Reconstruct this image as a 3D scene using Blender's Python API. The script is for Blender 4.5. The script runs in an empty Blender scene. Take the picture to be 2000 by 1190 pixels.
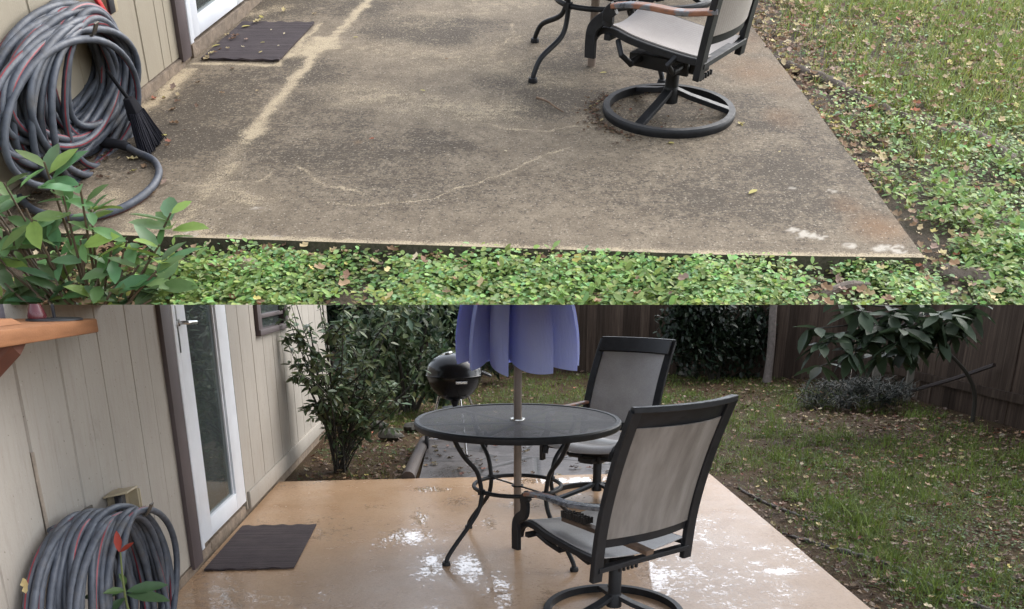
import bpy, bmesh, math, random
import numpy as np
from mathutils import Vector, Matrix
from math import radians, sin, cos, pi
random.seed(7); rng = np.random.default_rng(7)
S = bpy.context.scene; COL = S.collection

# ------------------------------------------------------------------ camera
PITCH, YAW, EYE = 19.2, -2.8, 1.5
def axes(pitch, yaw):
    th, y = radians(pitch), radians(yaw)
    rz = Matrix.Rotation(y, 3, 'Z')
    r = rz @ Vector((1, 0, 0)); f = rz @ Vector((0, cos(th), -sin(th))); u = rz @ Vector((0, sin(th), cos(th)))
    return r, f, u
r_, f_, u_ = axes(PITCH, YAW)
cam = bpy.data.cameras.new('camera'); cam_o = bpy.data.objects.new('camera', cam); COL.objects.link(cam_o)
cam.sensor_width = 36; cam.lens = 1600/2000*36; cam.shift_y = (1090-595)/2000
cam.clip_start = 0.05; cam.clip_end = 400
cm = Matrix((( r_.x, u_.x, -f_.x, 0), (r_.y, u_.y, -f_.y, 0), (r_.z, u_.z, -f_.z, EYE), (0, 0, 0, 1)))
cam_o.matrix_world = cm
S.camera = cam_o

# ------------------------------------------------------------------ light
S.view_settings.view_transform = 'Standard'; S.view_settings.look = 'None'
S.view_settings.gamma = 1.0; S.view_settings.exposure = 1.8
W = bpy.data.worlds.new('World'); S.world = W; W.use_nodes = True
wn = W.node_tree.nodes; wl = W.node_tree.links
sky = wn.new('ShaderNodeTexSky'); sky.sky_type = 'NISHITA'; sky.sun_disc = False
SUN_EL, SUN_AZ = 45.0, 60.0          # degrees; azimuth clockwise from +Y
sky.sun_elevation = radians(SUN_EL); sky.sun_rotation = radians(SUN_AZ)
sky.air_density = 1.0; sky.dust_density = 1.5; sky.ozone_density = 0.6
hs = wn.new('ShaderNodeHueSaturation'); hs.inputs['Saturation'].default_value = 0.35
wl.new(sky.outputs[0], hs.inputs['Color']); wl.new(hs.outputs[0], wn['Background'].inputs['Color'])
wn['Background'].inputs['Strength'].default_value = 0.15
sun = bpy.data.lights.new('sun', 'SUN'); sun.energy = 0.7; sun.angle = radians(60); sun.color = (1, .95, .87)
sun_o = bpy.data.objects.new('sun', sun); COL.objects.link(sun_o)
az = radians(SUN_AZ); el = radians(SUN_EL)
sdir = Vector((sin(az)*cos(el), cos(az)*cos(el), sin(el)))
sun_o.rotation_euler = (-sdir).to_track_quat('-Z', 'Y').to_euler(); sun_o.location = (0, -6, 8)
try:
    S.cycles.max_bounces = 6; S.cycles.transparent_max_bounces = 12; S.cycles.use_denoising = True
    S.cycles.caustics_reflective = False; S.cycles.caustics_refractive = False
    S.cycles.sample_clamp_indirect = 4.0
except Exception: pass

# ------------------------------------------------------------------ the two levels
# LOW: the level yard with the wet tan patio.  UP: the yard with the weathered patio, on sloping ground above it.
LOW = Matrix.Identity(4)
r2, f2, u2 = axes(47.5, 2.0)
Mb = Matrix((r_, f_, u_)).transposed(); Mt = Matrix((r2, f2, u2)).transposed()
UP = Matrix.Translation(Vector((0, 0, EYE))) @ (Mb @ Mt.transposed()).to_4x4() @ Matrix.Translation(Vector((0, 0, -1.4)))
# lip of the upper ground (in UP coordinates): a straight trimmed edge
_d = f2 + u2*((1090-595.5)/1600); LIP_N = r2.cross(_d).normalized(); LIP_P = Vector((0, 0, 1.4))

# ------------------------------------------------------------------ helpers
class MB:
    """collects shapes into one mesh"""
    def __init__(s): s.v = []; s.f = []; s.m = []; s.c = []
    def add(s, V, F, mi=0, tint=None):
        o = len(s.v); s.v += [tuple(v) for v in V]; s.f += [tuple(i+o for i in f) for f in F]; s.m += [mi]*len(F)
        s.c += [tint if tint is not None else 1.0]*len(V)
    def box(s, c, d, R=None, mi=0, tint=None):
        x, y, z = d[0]/2, d[1]/2, d[2]/2
        V = [Vector(p) for p in ((-x,-y,-z),(x,-y,-z),(x,y,-z),(-x,y,-z),(-x,-y,z),(x,-y,z),(x,y,z),(-x,y,z))]
        if R is not None: V = [R @ p for p in V]
        c = Vector(c); s.add([p+c for p in V], [(0,3,2,1),(4,5,6,7),(0,1,5,4),(1,2,6,5),(2,3,7,6),(3,0,4,7)], mi, tint)
    def span(s, a, b, mi=0, tint=None):
        s.box([(a[i]+b[i])/2 for i in range(3)], [abs(b[i]-a[i]) for i in range(3)], None, mi, tint)
    def hull(s, lo, hi, mi=0):           # prism between two same-length loops
        n = len(lo); s.add(list(lo)+list(hi), [tuple(range(n-1,-1,-1)), tuple(range(n, 2*n))]+[(i,(i+1)%n,n+(i+1)%n,n+i) for i in range(n)], mi)
    def sweep(s, P, prof, closed=False, up=None, mi=0, cap=True, side_m=None, twist=0.0, scale=None):
        """profile (list of (a,b)) carried along a path with a stable frame"""
        P = [Vector(p) for p in P]; n = len(P); k = len(prof); V = []; N = None
        for i in range(n):
            if closed: t = P[(i+1)%n]-P[i-1]
            else: t = P[min(i+1,n-1)]-P[max(i-1,0)]
            t.normalize()
            if up is not None: N = Vector(up)
            elif N is None: N = Vector((0,0,1)) if abs(t.z) < .9 else Vector((1,0,0))
            N = (N - t*N.dot(t)); 
            if N.length < 1e-5: N = t.orthogonal()
            N.normalize(); B = t.cross(N); w = twist*i; sc = 1 if scale is None else scale[i]
            for a, b in prof:
                a2, b2 = a*cos(w)-b*sin(w), a*sin(w)+b*cos(w)
                V.append(P[i] + B*(a2*sc) + N*(b2*sc))
        F = []; ms = []
        for i in range(n if closed else n-1):
            for j in range(k):
                F.append((i*k+j, i*k+(j+1)%k, ((i+1)%n)*k+(j+1)%k, ((i+1)%n)*k+j)); ms.append(mi if side_m is None else side_m[j])
        if not closed and cap:
            F.append(tuple(range(k-1,-1,-1))); F.append(tuple(range((n-1)*k, n*k))); ms += [mi, mi]
        o = len(s.v); s.v += [tuple(v) for v in V]; s.f += [tuple(i+o for i in f) for f in F]; s.m += ms; s.c += [1.0]*len(V)
    def tube(s, P, r, seg=8, **k):
        rr = r if isinstance(r, (list, tuple)) else None
        prof = [(cos(2*pi*j/seg), sin(2*pi*j/seg)) for j in range(seg)]
        if rr is None: prof = [(a*r, b*r) for a, b in prof]
        s.sweep(P, prof, scale=rr, **k)
    def bar(s, P, w, h, ch=.2, **k):      # rounded rectangular section
        a, b = w/2, h/2; c = min(a, b)*ch
        s.sweep(P, [(a-c,-b),(a,-b+c),(a,b-c),(a-c,b),(-a+c,b),(-a,b-c),(-a,-b+c),(-a+c,-b)], **k)
    def lathe(s, prof, seg=40, c=(0,0,0), R=None, mi=0):
        V = []; k = len(prof); c = Vector(c)
        for i in range(seg):
            a = 2*pi*i/seg
            for r, z in prof:
                p = Vector((r*cos(a), r*sin(a), z)); p = R @ p if R is not None else p; V.append(p+c)
        F = [(i*k+j, ((i+1)%seg)*k+j, ((i+1)%seg)*k+j+1, i*k+j+1) for i in range(seg) for j in range(k-1)]
        s.add(V, F, mi)
    def grid(s, pts, mi=0, solid=0.0):    # pts[i][j]; solid>0 gives it thickness
        n, m = len(pts), len(pts[0]); V = [Vector(p) for r in pts for p in r]
        F = [(i*m+j, (i+1)*m+j, (i+1)*m+j+1, i*m+j+1) for i in range(n-1) for j in range(m-1)]
        if not solid: s.add(V, F, mi); return
        nr = []
        for i in range(n):
            for j in range(m):
                du = V[min(i+1,n-1)*m+j]-V[max(i-1,0)*m+j]; dv = V[i*m+min(j+1,m-1)]-V[i*m+max(j-1,0)]
                nr.append(du.cross(dv).normalized())
        q = n*m; V2 = [v-nn*solid for v, nn in zip(V, nr)]
        F2 = [tuple(q+i for i in reversed(f)) for f in F]
        ed = [(i*m, (i+1)*m) for i in range(n-1)] + [((i+1)*m+m-1, i*m+m-1) for i in range(n-1)] + [(j+1, j) for j in range(m-1)] + [((n-1)*m+j, (n-1)*m+j+1) for j in range(m-1)]
        s.add(V+V2, F+F2+[(b, a, q+a, q+b) for a, b in ed], mi)
    def ball(s, c, r, seg=12, rings=8, jit=0.0, mi=0, sc=(1,1,1)):
        V = []; c = Vector(c)
        for i in range(rings+1):
            t = pi*i/rings
            for j in range(seg):
                a = 2*pi*j/seg; q = r*(1+(random.uniform(-jit, jit) if 0 < i < rings else 0))
                V.append(c+Vector((q*sin(t)*cos(a)*sc[0], q*sin(t)*sin(a)*sc[1], q*cos(t)*sc[2])))
        F = [(i*seg+j, (i+1)*seg+j, (i+1)*seg+(j+1)%seg, i*seg+(j+1)%seg) for i in range(rings) for j in range(seg)]
        s.add(V, F, mi)

def smooth_mesh(me, ang=40):
    me.polygons.foreach_set('use_smooth', [True]*len(me.polygons))
    try: me.set_sharp_from_angle(angle=radians(ang))
    except Exception: pass

def link_mesh(name, me, mats, parent=None, fr=LOW, org=(0,0,0), smooth=40):
    o = bpy.data.objects.new(name, me); COL.objects.link(o)
    for m in (mats if isinstance(mats, (list, tuple)) else [mats]): me.materials.append(m)
    if smooth: smooth_mesh(me, smooth)
    if parent is not None: o.parent = parent
    else: o.matrix_world = fr @ Matrix.Translation(Vector(org))
    return o

def build(name, mb, mats, parent=None, fr=LOW, org=(0,0,0), smooth=40, bevel=0, cut=False):
    og = Vector(org); me = bpy.data.meshes.new(name)
    me.from_pydata([tuple(Vector(v)-og) for v in mb.v], [], mb.f); me.update()
    me.polygons.foreach_set('material_index', mb.m)
    if any(c != 1.0 for c in mb.c):
        at = me.attributes.new('tint', 'FLOAT', 'POINT'); at.data.foreach_set('value', [float(c) for c in mb.c])
    if cut or bevel:
        bm = bmesh.new(); bm.from_mesh(me)
        if bevel:
            bmesh.ops.remove_doubles(bm, verts=bm.verts, dist=1e-5)
            es = [e for e in bm.edges if len(e.link_faces) == 2 and e.calc_face_angle(0) > radians(35)]
            bmesh.ops.bevel(bm, geom=es, offset=bevel, segments=2, affect='EDGES', profile=.5, clamp_overlap=True)
        if cut: trim(bm, og, cut)
        bm.to_mesh(me); bm.free()
    return link_mesh(name, me, mats, parent, fr, org, smooth)

LOW_N = u_*1.0 + f_*0; _dl = f_ + u_*((1090-594)/1600); LOW_N = r_.cross(_dl).normalized(); LOW_P = Vector((0, 0, EYE))
def trim(bm, og=Vector((0,0,0)), which='up'):
    """the upper ground ends in a straight lip; what stands below it near the lip ends level with it"""
    if which == 'low': bmesh.ops.bisect_plane(bm, geom=bm.verts[:]+bm.edges[:]+bm.faces[:], dist=1e-6, plane_co=LOW_P-og, plane_no=LOW_N, clear_outer=True)
    else: bmesh.ops.bisect_plane(bm, geom=bm.verts[:]+bm.edges[:]+bm.faces[:], dist=1e-6, plane_co=LIP_P-og, plane_no=LIP_N, clear_inner=True)

def props(o, label=None, cat=None, group=None, kind=None):
    if label: o['label'] = label
    if cat: o['category'] = cat
    if group: o['group'] = group
    if kind: o['kind'] = kind
    return o
def thing(name, label, cat, loc=(0,0,0), rz=0.0, group=None, fr=LOW, M=None):
    o = bpy.data.objects.new(name, None); COL.objects.link(o); o.empty_display_size = .1
    o.matrix_world = fr @ (M if M is not None else Matrix.Translation(Vector(loc)) @ Matrix.Rotation(rz, 4, 'Z'))
    return props(o, label, cat, group)
def dup(o, M, label=None, parent=None):
    c = o.copy(); COL.objects.link(c)
    if parent is None: c.matrix_world = M
    else: c.parent = parent
    if label: c['label'] = label
    for ch in list(o.children): dup(ch, None, None, c)
    return c

def spline(P, n=8):
    """Catmull-Rom through the points"""
    P = [Vector(p) for p in P]; out = []
    for i in range(len(P)-1):
        a, b, c, d = P[max(i-1,0)], P[i], P[i+1], P[min(i+2,len(P)-1)]
        for k in range(n):
            t = k/n; out.append(.5*((2*b)+(c-a)*t+(2*a-5*b+4*c-d)*t*t+(3*b-a-3*c+d)*t**3))
    out.append(P[-1]); return out

# value noise for layouts and wear maps
def vnoise(x, y, seed=0):
    xi = np.floor(x).astype(np.int64); yi = np.floor(y).astype(np.int64); xf = x-xi; yf = y-yi
    def h(a, b):
        n = (a*374761393 + b*668265263 + seed*1442695041) & 0xffffffff
        n = ((n ^ (n >> 13))*1274126177) & 0xffffffff
        return ((n ^ (n >> 16)) & 0xffff)/65535.0
    u = xf*xf*(3-2*xf); v = yf*yf*(3-2*yf)
    return (h(xi,yi)*(1-u)+h(xi+1,yi)*u)*(1-v)+(h(xi,yi+1)*(1-u)+h(xi+1,yi+1)*u)*v
def fbm(x, y, seed=0, oct=4):
    s = 0; a = .5; t = 0
    for i in range(oct): s = s+a*vnoise(x*2**i, y*2**i, seed+i*17); t += a; a *= .55
    return s/t
def seg_dist(X, Y, pl):
    D = np.full(X.shape, 9.0)
    for (x0,y0),(x1,y1) in zip(pl[:-1], pl[1:]):
        dx, dy = x1-x0, y1-y0; t = np.clip(((X-x0)*dx+(Y-y0)*dy)/(dx*dx+dy*dy+1e-9), 0, 1)
        D = np.minimum(D, np.hypot(X-x0-t*dx, Y-y0-t*dy))
    return D

# ---- many small leaves/blades in one mesh
LEAF_OVAL = ([(0,0,0),(.16,.22,.03),(.24,.5,.02),(.15,.8,-.03),(0,1,-.1),(-.15,.8,-.03),(-.24,.5,.02),(-.16,.22,.03),(0,.25,-.03),(0,.55,-.04),(0,.8,-.07)],
             [(0,1,8),(1,2,9,8),(2,3,10,9),(3,4,10),(0,8,7),(8,9,6,7),(9,10,5,6),(10,4,5)])
LEAF_ROUND = ([(0,0,0),(.32,.28,.06),(.3,.68,.02),(0,1,-.1),(-.3,.68,.02),(-.32,.28,.06),(0,.5,-.05)],
              [(0,1,6),(1,2,6),(2,3,6),(3,4,6),(4,5,6),(5,0,6)])
LEAF_DRY = ([(0,0,.05),(.25,.2,.16),(.2,.45,.03),(.36,.6,.18),(.15,.85,.05),(0,1,.22),(-.2,.82,.08),(-.32,.55,.2),(-.17,.4,.02),(-.27,.18,.14),(0,.5,-.02)],
            [(0,1,10),(1,2,10),(2,3,10),(3,4,10),(4,5,10),(5,6,10),(6,7,10),(7,8,10),(8,9,10),(9,0,10)])
BLADE = ([(-.03,0,0),(.03,0,0),(.026,.35,.5),(-.026,.35,.5),(0,.9,.85)], [(0,1,2,3),(3,2,4)])
def leaves(name, tmpl, pos, yaw, pitch, roll, size, tint, mats, parent=None, fr=LOW, org=(0,0,0), cut=False, smooth=60):
    """leaf template: stem at 0, tip along +y, upper side +z"""
    T = np.array(tmpl[0], float); k = len(T); n = len(pos)
    pos = np.asarray(pos, float); size = np.asarray(size, float); tint = np.asarray(tint, float)
    if size.ndim == 1: size = np.stack([size]*3, 1)
    cy, sy = np.cos(yaw), np.sin(yaw); cp, sp = np.cos(pitch), np.sin(pitch); cr, sr = np.cos(roll), np.sin(roll)
    P = T[None]*size[:,None,:]
    x, y, z = P[...,0], P[...,1], P[...,2]
    x, z = x*cr[:,None]+z*sr[:,None], -x*sr[:,None]+z*cr[:,None]
    y, z = y*cp[:,None]-z*sp[:,None], y*sp[:,None]+z*cp[:,None]
    x, y = x*cy[:,None]-y*sy[:,None], x*sy[:,None]+y*cy[:,None]
    V = np.stack([x,y,z], -1)+pos[:,None,:]-np.array(org, float)
    me = bpy.data.meshes.new(name); Fs = tmpl[1]
    lt = np.array([len(f) for f in Fs]); li = np.array([i for f in Fs for i in f])
    me.vertices.add(n*k); me.vertices.foreach_set('co', V.ravel())
    LI = (li[None]+np.arange(n)[:,None]*k).ravel(); LT = np.tile(lt, n)
    me.loops.add(len(LI)); me.loops.foreach_set('vertex_index', LI.astype(np.int32))
    me.polygons.add(len(LT)); st = np.concatenate([[0], np.cumsum(LT)[:-1]]); me.polygons.foreach_set('loop_start', st.astype(np.int32))
    try: me.polygons.foreach_set('loop_total', LT.astype(np.int32))
    except Exception: pass
    me.update(calc_edges=True)
    if tint.ndim == 1:
        at = me.attributes.new('tint', 'FLOAT', 'POINT'); at.data.foreach_set('value', np.repeat(tint, k))
    else:
        at = me.attributes.new('tint', 'FLOAT_COLOR', 'POINT'); at.data.foreach_set('color', np.repeat(np.concatenate([tint, np.ones((n,1))], 1), k, 0).ravel())
    if cut:
        bm = bmesh.new(); bm.from_mesh(me); trim(bm, Vector(org), cut); bm.to_mesh(me); bm.free()
    return link_mesh(name, me, mats, parent, fr, org, smooth)

# ------------------------------------------------------------------ materials
class NT:
    def __init__(s, name):
        s.m = bpy.data.materials.new(name); s.m.use_nodes = True; s.t = s.m.node_tree; s.b = s.t.nodes['Principled BSDF']
        s.tc = s.t.nodes.new('ShaderNodeTexCoord')
    def n(s, typ, **k):
        nd = s.t.nodes.new(typ)
        for a, v in k.items(): setattr(nd, a, v)
        return nd
    def l(s, a, b): s.t.links.new(a, b)
    def noise(s, scale, detail=4, rough=.6, vec=None, stretch=None):
        nz = s.n('ShaderNodeTexNoise'); nz.inputs['Scale'].default_value = scale; nz.inputs['Detail'].default_value = detail; nz.inputs['Roughness'].default_value = rough
        v = vec if vec is not None else s.tc.outputs['Object']
        if stretch:
            mp = s.n('ShaderNodeMapping'); mp.inputs['Scale'].default_value = stretch; s.l(v, mp.inputs['Vector']); v = mp.outputs[0]
        s.l(v, nz.inputs['Vector']); return nz.outputs['Fac']
    def ramp(s, fac, stops):
        r = s.n('ShaderNodeValToRGB'); e = r.color_ramp.elements
        e[0].position = stops[0][0]; e[0].color = (*stops[0][1], 1); e[1].position = stops[-1][0]; e[1].color = (*stops[-1][1], 1)
        for p, c in stops[1:-1]: q = e.new(p); q.color = (*c, 1)
        s.l(fac, r.inputs[0]); return r.outputs['Color']
    def f(s, fac, a, b, lo=0.0, hi=1.0):     # map range
        r = s.n('ShaderNodeMapRange'); s.l(fac, r.inputs[0])
        for i, v in zip((1,2,3,4), (a,b,lo,hi)): r.inputs[i].default_value = v
        return r.outputs[0]
    def mix(s, fac, a, b, mode='MIX'):
        m = s.n('ShaderNodeMix', data_type='RGBA', blend_type=mode)
        for v, i in ((fac,0),(a,6),(b,7)):
            if isinstance(v, (int, float)): m.inputs[i].default_value = v
            elif isinstance(v, (tuple, list)): m.inputs[i].default_value = (*v, 1)
            else: s.l(v, m.inputs[i])
        return m.outputs[2]
    def math(s, op, a, b=0.0):
        m = s.n('ShaderNodeMath', operation=op)
        for v, i in ((a,0),(b,1)):
            if isinstance(v, (int, float)): m.inputs[i].default_value = v
            else: s.l(v, m.inputs[i])
        return m.outputs[0]
    def attr(s, name, out='Fac'):
        a = s.n('ShaderNodeAttribute', attribute_name=name); return a.outputs[out]
    def bump(s, h, strength=.3, dist=.01):
        b = s.n('ShaderNodeBump'); b.inputs['Strength'].default_value = strength; b.inputs['Distance'].default_value = dist
        s.l(h, b.inputs['Height']); s.l(b.outputs[0], s.b.inputs['Normal'])
    def set(s, col=None, rough=None, metal=None, spec=None, coat=None):
        for v, k in ((col,'Base Color'),(rough,'Roughness'),(metal,'Metallic'),(spec,'Specular IOR Level'),(coat,'Coat Weight')):
            if v is None: continue
            i = s.b.inputs[k]
            if isinstance(v, (int, float)): i.default_value = v
            elif isinstance(v, (tuple, list)): i.default_value = (*v, 1)
            else: s.l(v, i)
        return s.m
def plain(name, col, rough=.6, var=.25, scale=12, bump=0.0, bscale=60, metal=0.0, spec=.5, stretch=None, dist=.004):
    t = NT(name); n = t.noise(scale, 5, .6, stretch=stretch)
    lo = tuple(c*(1-var) for c in col); hi = tuple(min(1, c*(1+var)) for c in col)
    c = t.ramp(n, [(.25, lo), (.75, hi)]); t.set(c, t.f(n, .2, .8, max(.02, rough-.08), min(1, rough+.08)), metal, spec)
    if bump: t.bump(t.noise(bscale, 4, .6, stretch=stretch), bump, dist)
    return t.m
def leafmat(name, col, rough=.4, trans=.25, spec=.3, var=.2, back=None):
    """tint attribute multiplies the colour; a little light passes through the leaf"""
    t = NT(name); n = t.noise(35, 3); a = t.attr('tint', 'Color')
    c = t.mix(1.0, t.mix(n, tuple(x*(1-var) for x in col), tuple(x*(1+var) for x in col)), a, 'MULTIPLY')
    t.set(c, rough, 0.0, spec)
    tr = t.n('ShaderNodeBsdfTranslucent'); t.l(c, tr.inputs['Color']); mx = t.n('ShaderNodeMixShader'); mx.inputs[0].default_value = trans
    t.l(t.b.outputs[0], mx.inputs[1]); t.l(tr.outputs[0], mx.inputs[2]); out = t.t.nodes['Material Output']; t.l(mx.outputs[0], out.inputs['Surface'])
    return t.m

# ================================================================== STRUCTURE
# ---- lower patio: washed tan concrete, wet, with puddle film painted as a map
LP = dict(x0=-1.472, x1=1.868)
def low_back(x): return 6.15 + (x+1.47)*.05
nx, ny = 200, 270
xs = np.linspace(LP['x0'], LP['x1'], nx); X, Y = np.meshgrid(xs, np.linspace(0, 1, ny))
Y = .6 + Y*((6.15+(X+1.47)*.05)-.6)
puddle = fbm(X*2.2, Y*1.6, 3, 5)
wet = np.clip((puddle-.50)*4, 0, 1)*.62
for px, py, rx, ry, w in [(-.32,5.85,.16,.10,.9),(-.1,5.5,.16,.22,.5),(.75,6.08,.5,.10,1.2),(-.38,4.72,.17,.16,1),(-.25,4.2,.09,.25,.95),(-.03,4.15,.09,.26,.95),(.12,3.8,.09,.26,.75),(.98,3.95,.16,.30,.95),(1.17,4.1,.10,.34,.75),(1.2,3.7,.10,.2,.5),(1.66,4.42,.13,.06,1.0),(1.62,4.02,.14,.08,1.0),(1.55,4.15,.06,.05,.9),(-.35,5.1,.08,.26,.7),(.55,4.3,.07,.16,.6),(.9,3.4,.2,.22,.4),(.1,5.0,.05,.2,.8),(-.55,4.6,.05,.3,.6),(.35,3.6,.06,.3,.7),(1.35,5.2,.08,.12,.7),(.4,5.4,.25,.1,.7),(-.7,5.4,.1,.08,.6),(1.1,5.0,.1,.25,.7),(-.2,3.5,.06,.2,.8),(1.4,4.6,.05,.3,.5)]:
    wet = np.maximum(wet, w*np.exp(-((X-px)/rx)**2-((Y-py)/ry)**2)*(.25+1.5*fbm(X*13, Y*9, 11, 4)))
wet = np.clip(wet*np.where(X > .7, .84, 1.0), 0, 1)
def sheet(name, X, Y, Z, mats, attrs, fr, thick=.1, base=None):
    n, m = X.shape; me = bpy.data.meshes.new(name)
    V = np.stack([X, Y, Z], -1).reshape(-1, 3)
    i, j = np.meshgrid(np.arange(n-1), np.arange(m-1), indexing='ij'); a = (i*m+j).ravel()
    F = np.stack([a, a+1, a+m+1, a+m], 1)
    rim = [(0,j) for j in range(m)]+[(i,m-1) for i in range(1,n)]+[(n-1,j) for j in range(m-2,-1,-1)]+[(i,0) for i in range(n-2,0,-1)]
    rv = np.array([q[0]*m+q[1] for q in rim]); q = len(V); V2 = V[rv].copy(); V2[:,2] -= thick
    V = np.concatenate([V, V2]); k = len(rv); ii = np.arange(k); F2 = np.stack([rv, q+ii, q+(ii+1)%k, rv[(ii+1)%k]], 1)
    Fa = np.concatenate([F, F2]); me.from_pydata(V.tolist(), [], Fa.tolist()); me.update()
    for an, arr in attrs.items():
        at = me.attributes.new(an, 'FLOAT', 'POINT'); w = np.asarray(arr).ravel(); at.data.foreach_set('value', np.concatenate([w, w[rv]]).astype(np.float32))
    return link_mesh(name, me, mats, None, fr, (0,0,0), 30)
t = NT('wet_tan_concrete'); wa = t.attr('wet')
n1 = t.noise(1.3, 6, .62); n2 = t.noise(45, 5, .75); n3 = t.noise(4, 6, .7); n5 = t.noise(130, 3, .7)
c = t.ramp(n1, [(.3, (.335,.217,.130)), (.5, (.395,.265,.166)), (.72, (.44,.306,.200))])
c = t.mix(t.f(n3, .5, .72, 0, .5), c, (.43,.315,.215)); c = t.mix(t.f(n3, .28, .46, .4, 0), c, (.24,.14,.075)); c = t.mix(t.f(n2, .3, .5, .35, 0), c, (.18,.115,.07)); c = t.mix(t.f(n5, .32, .42, .45, 0), c, (.14,.09,.058)); c = t.mix(t.f(n5, .6, .7, 0, .3), c, (.48,.38,.29))
rp = t.noise(20, 5, .85); rq = t.noise(48, 3, .7); brk = t.math('ADD', t.math('MULTIPLY', t.math('SUBTRACT', rp, .5), 3.4), t.math('MULTIPLY', t.math('SUBTRACT', rq, .5), 1.6)); film = t.f(t.math('ADD', wa, brk), .50, .74, 0, 1); sheen = t.f(t.math('ADD', wa, t.math('MULTIPLY', brk, .25)), .05, .8, 0, 1)
c = t.mix(t.f(film, 0, 1, 0, .25), c, (.34,.21,.12))
ro = t.math('ADD', t.f(t.math('MAXIMUM', film, t.math('MULTIPLY', sheen, .7)), 0, 1, .24, .02), t.math('MULTIPLY', t.f(n3, .3, .7, .06, -.06), t.f(film, 0, 1, 1, 0))); t.set(c, ro, 0, t.f(film, 0, 1, .18, .5), film); t.b.inputs['Coat Roughness'].default_value = .015; t.b.inputs['Coat IOR'].default_value = 1.6
b1 = t.math('ADD', t.math('MULTIPLY', t.noise(60, 3, .6), t.f(film, 0, 1, .35, .02)), t.math('MULTIPLY', t.noise(8, 3, .5), .6)); t.bump(b1, .28, .012)
MAT_PATIO_LOW = t.m
props(sheet('patio', X, Y, 0*X, MAT_PATIO_LOW, dict(wet=wet), LOW, .12), kind='structure')

# ---- lower ground: wet soil and mud reaching the horizon
t = NT('wet_soil'); n1 = t.noise(2.2, 6, .65); n2 = t.noise(45, 5, .7)
c = t.ramp(n1, [(.3, (.055,.033,.018)), (.5, (.095,.060,.033)), (.7, (.070,.066,.027))]); c = t.mix(t.f(n2, .35, .7, .6, 0), c, (.024,.015,.010))
t.set(c, t.f(n1, .3, .7, .6, .85), 0, .1); t.bump(n2, .8, .03); MAT_SOIL_WET = t.m
mb = MB(); mb.add([(-60,-60,-.06),(60,-60,-.06),(60,90,-.06),(-60,90,-.06)], [(0,1,2,3)])
props(build('ground', mb, MAT_SOIL_WET), kind='structure')

# ---- upper ground: a thick wedge of soil, trimmed straight along its lip
t = NT('leafy_soil'); n1 = t.noise(3, 6, .65); n2 = t.noise(60, 5, .7)
c = t.ramp(n1, [(.3, (.115,.082,.056)), (.55, (.16,.122,.085)), (.75, (.085,.085,.045))]); c = t.mix(t.f(n2, .35, .7, .6, 0), c, (.028,.019,.013))
t.set(c, .85); t.bump(n2, .8, .02); MAT_SOIL_UP = t.m
GZ = -.075
mb = MB(); y0, y1 = 1.7, 6.4
lo = [(-2.7,y0+.55,GZ-.3),(2.6,y0+.55,GZ-.3),(3.9,y1,GZ-.12),(-4.0,y1,GZ-.12)]; hi = [(-2.5,y0,GZ),(2.4,y0,GZ),(3.9,y1,GZ),(-4.0,y1,GZ)]
mb.hull(lo, hi); props(build('slope', mb, MAT_SOIL_UP, fr=UP, cut=True), kind='structure')

# ---- upper patio: weathered exposed concrete with wear map
def up_left(y): return -1.95 + (y-3.6)*.1 - .02
def up_right(y): return 1.345 - (y-2.8)*.055 - .012*np.maximum(y-4.0, 0)
def up_front(x): return 2.83 - .033*(x+1.8) + .012*np.maximum(x-.6, 0)*3
nx, ny = 330, 350
A, Bv = np.meshgrid(np.linspace(0, 1, nx), np.linspace(0, 1, ny))
Y = 2.8 + Bv*(6.45-2.8); X = up_left(Y)*(1-A)+up_right(Y)*A; Y = Y+(up_front(X)-2.8)*(1-Bv)
jag = lambda s, k: (fbm(X*k, Y*k, s, 4)-.5)
lt = np.zeros_like(X)
def stroke(pl, w, a, seed=0, soft=1.0):
    global lt
    d = seg_dist(X+jag(seed+5, 9)*.09, Y+jag(seed+9, 9)*.09, pl); lt = np.maximum(lt, a*.8*np.exp(-(d/w)**2*soft)*(.55+.75*fbm(X*14, Y*14, seed, 3)))
stroke([(-1.08,6.15),(-1.13,5.59),(-1.17,5.15),(-1.22,4.68),(-1.27,4.2),(-1.28,3.78)], .042, .85, 1)
stroke([(-1.28,3.78),(-1.30,3.41),(-1.33,2.95)], .06, .5, 2)
stroke([(-1.24,5.12),(-1.19,5.02),(-1.27,4.9)], .09, 1.0, 3); stroke([(-1.28,3.84),(-1.27,3.76)], .055, 1.0, 4)
stroke([(-1.82,4.70),(-1.38,4.69),(-1.31,5.4)], .028, .9, 5); stroke([(-1.28,5.05),(-1.35,4.82)], .06, .8, 6)
for pl in ([(.23,3.97),(.05,3.86),(-.14,3.86),(-.3,3.97)], [(-.30,3.98),(-.38,4.06),(-.42,4.2)], [(.1,3.68),(-.04,3.55),(-.2,3.34),(-.41,3.15),(-.62,3.08),(-.82,3.09)], [(-1.22,3.04),(-1.17,3.17),(-1.12,3.36),(-1.11,3.41)], [(-.28,4.96),(-.18,5.23),(-.19,5.47)], [(-.7,3.2),(-.9,3.3),(-1.02,3.5)], [(-1.1,3.3),(-1.35,3.24),(-1.5,3.28)]):
    stroke(pl, .010, .62, int(abs(pl[0][0]*100)))
stroke([(-1.9,3.9),(-1.82,4.25),(-1.8,4.6)], .05, .9, 21); stroke([(-1.75,5.6),(-1.55,5.75)], .1, .5, 22)
stroke([(-.9,4.3),(-.5,4.15),(-.2,4.1)], .22, .5, 24); stroke([(-.9,5.0),(-.3,4.8),(0,4.55)], .25, .42, 25); stroke([(-.75,5.5),(-.2,5.9)], .3, .4, 26); stroke([(-.6,4.65),(.0,5.3)], .2, .35, 27)
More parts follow.
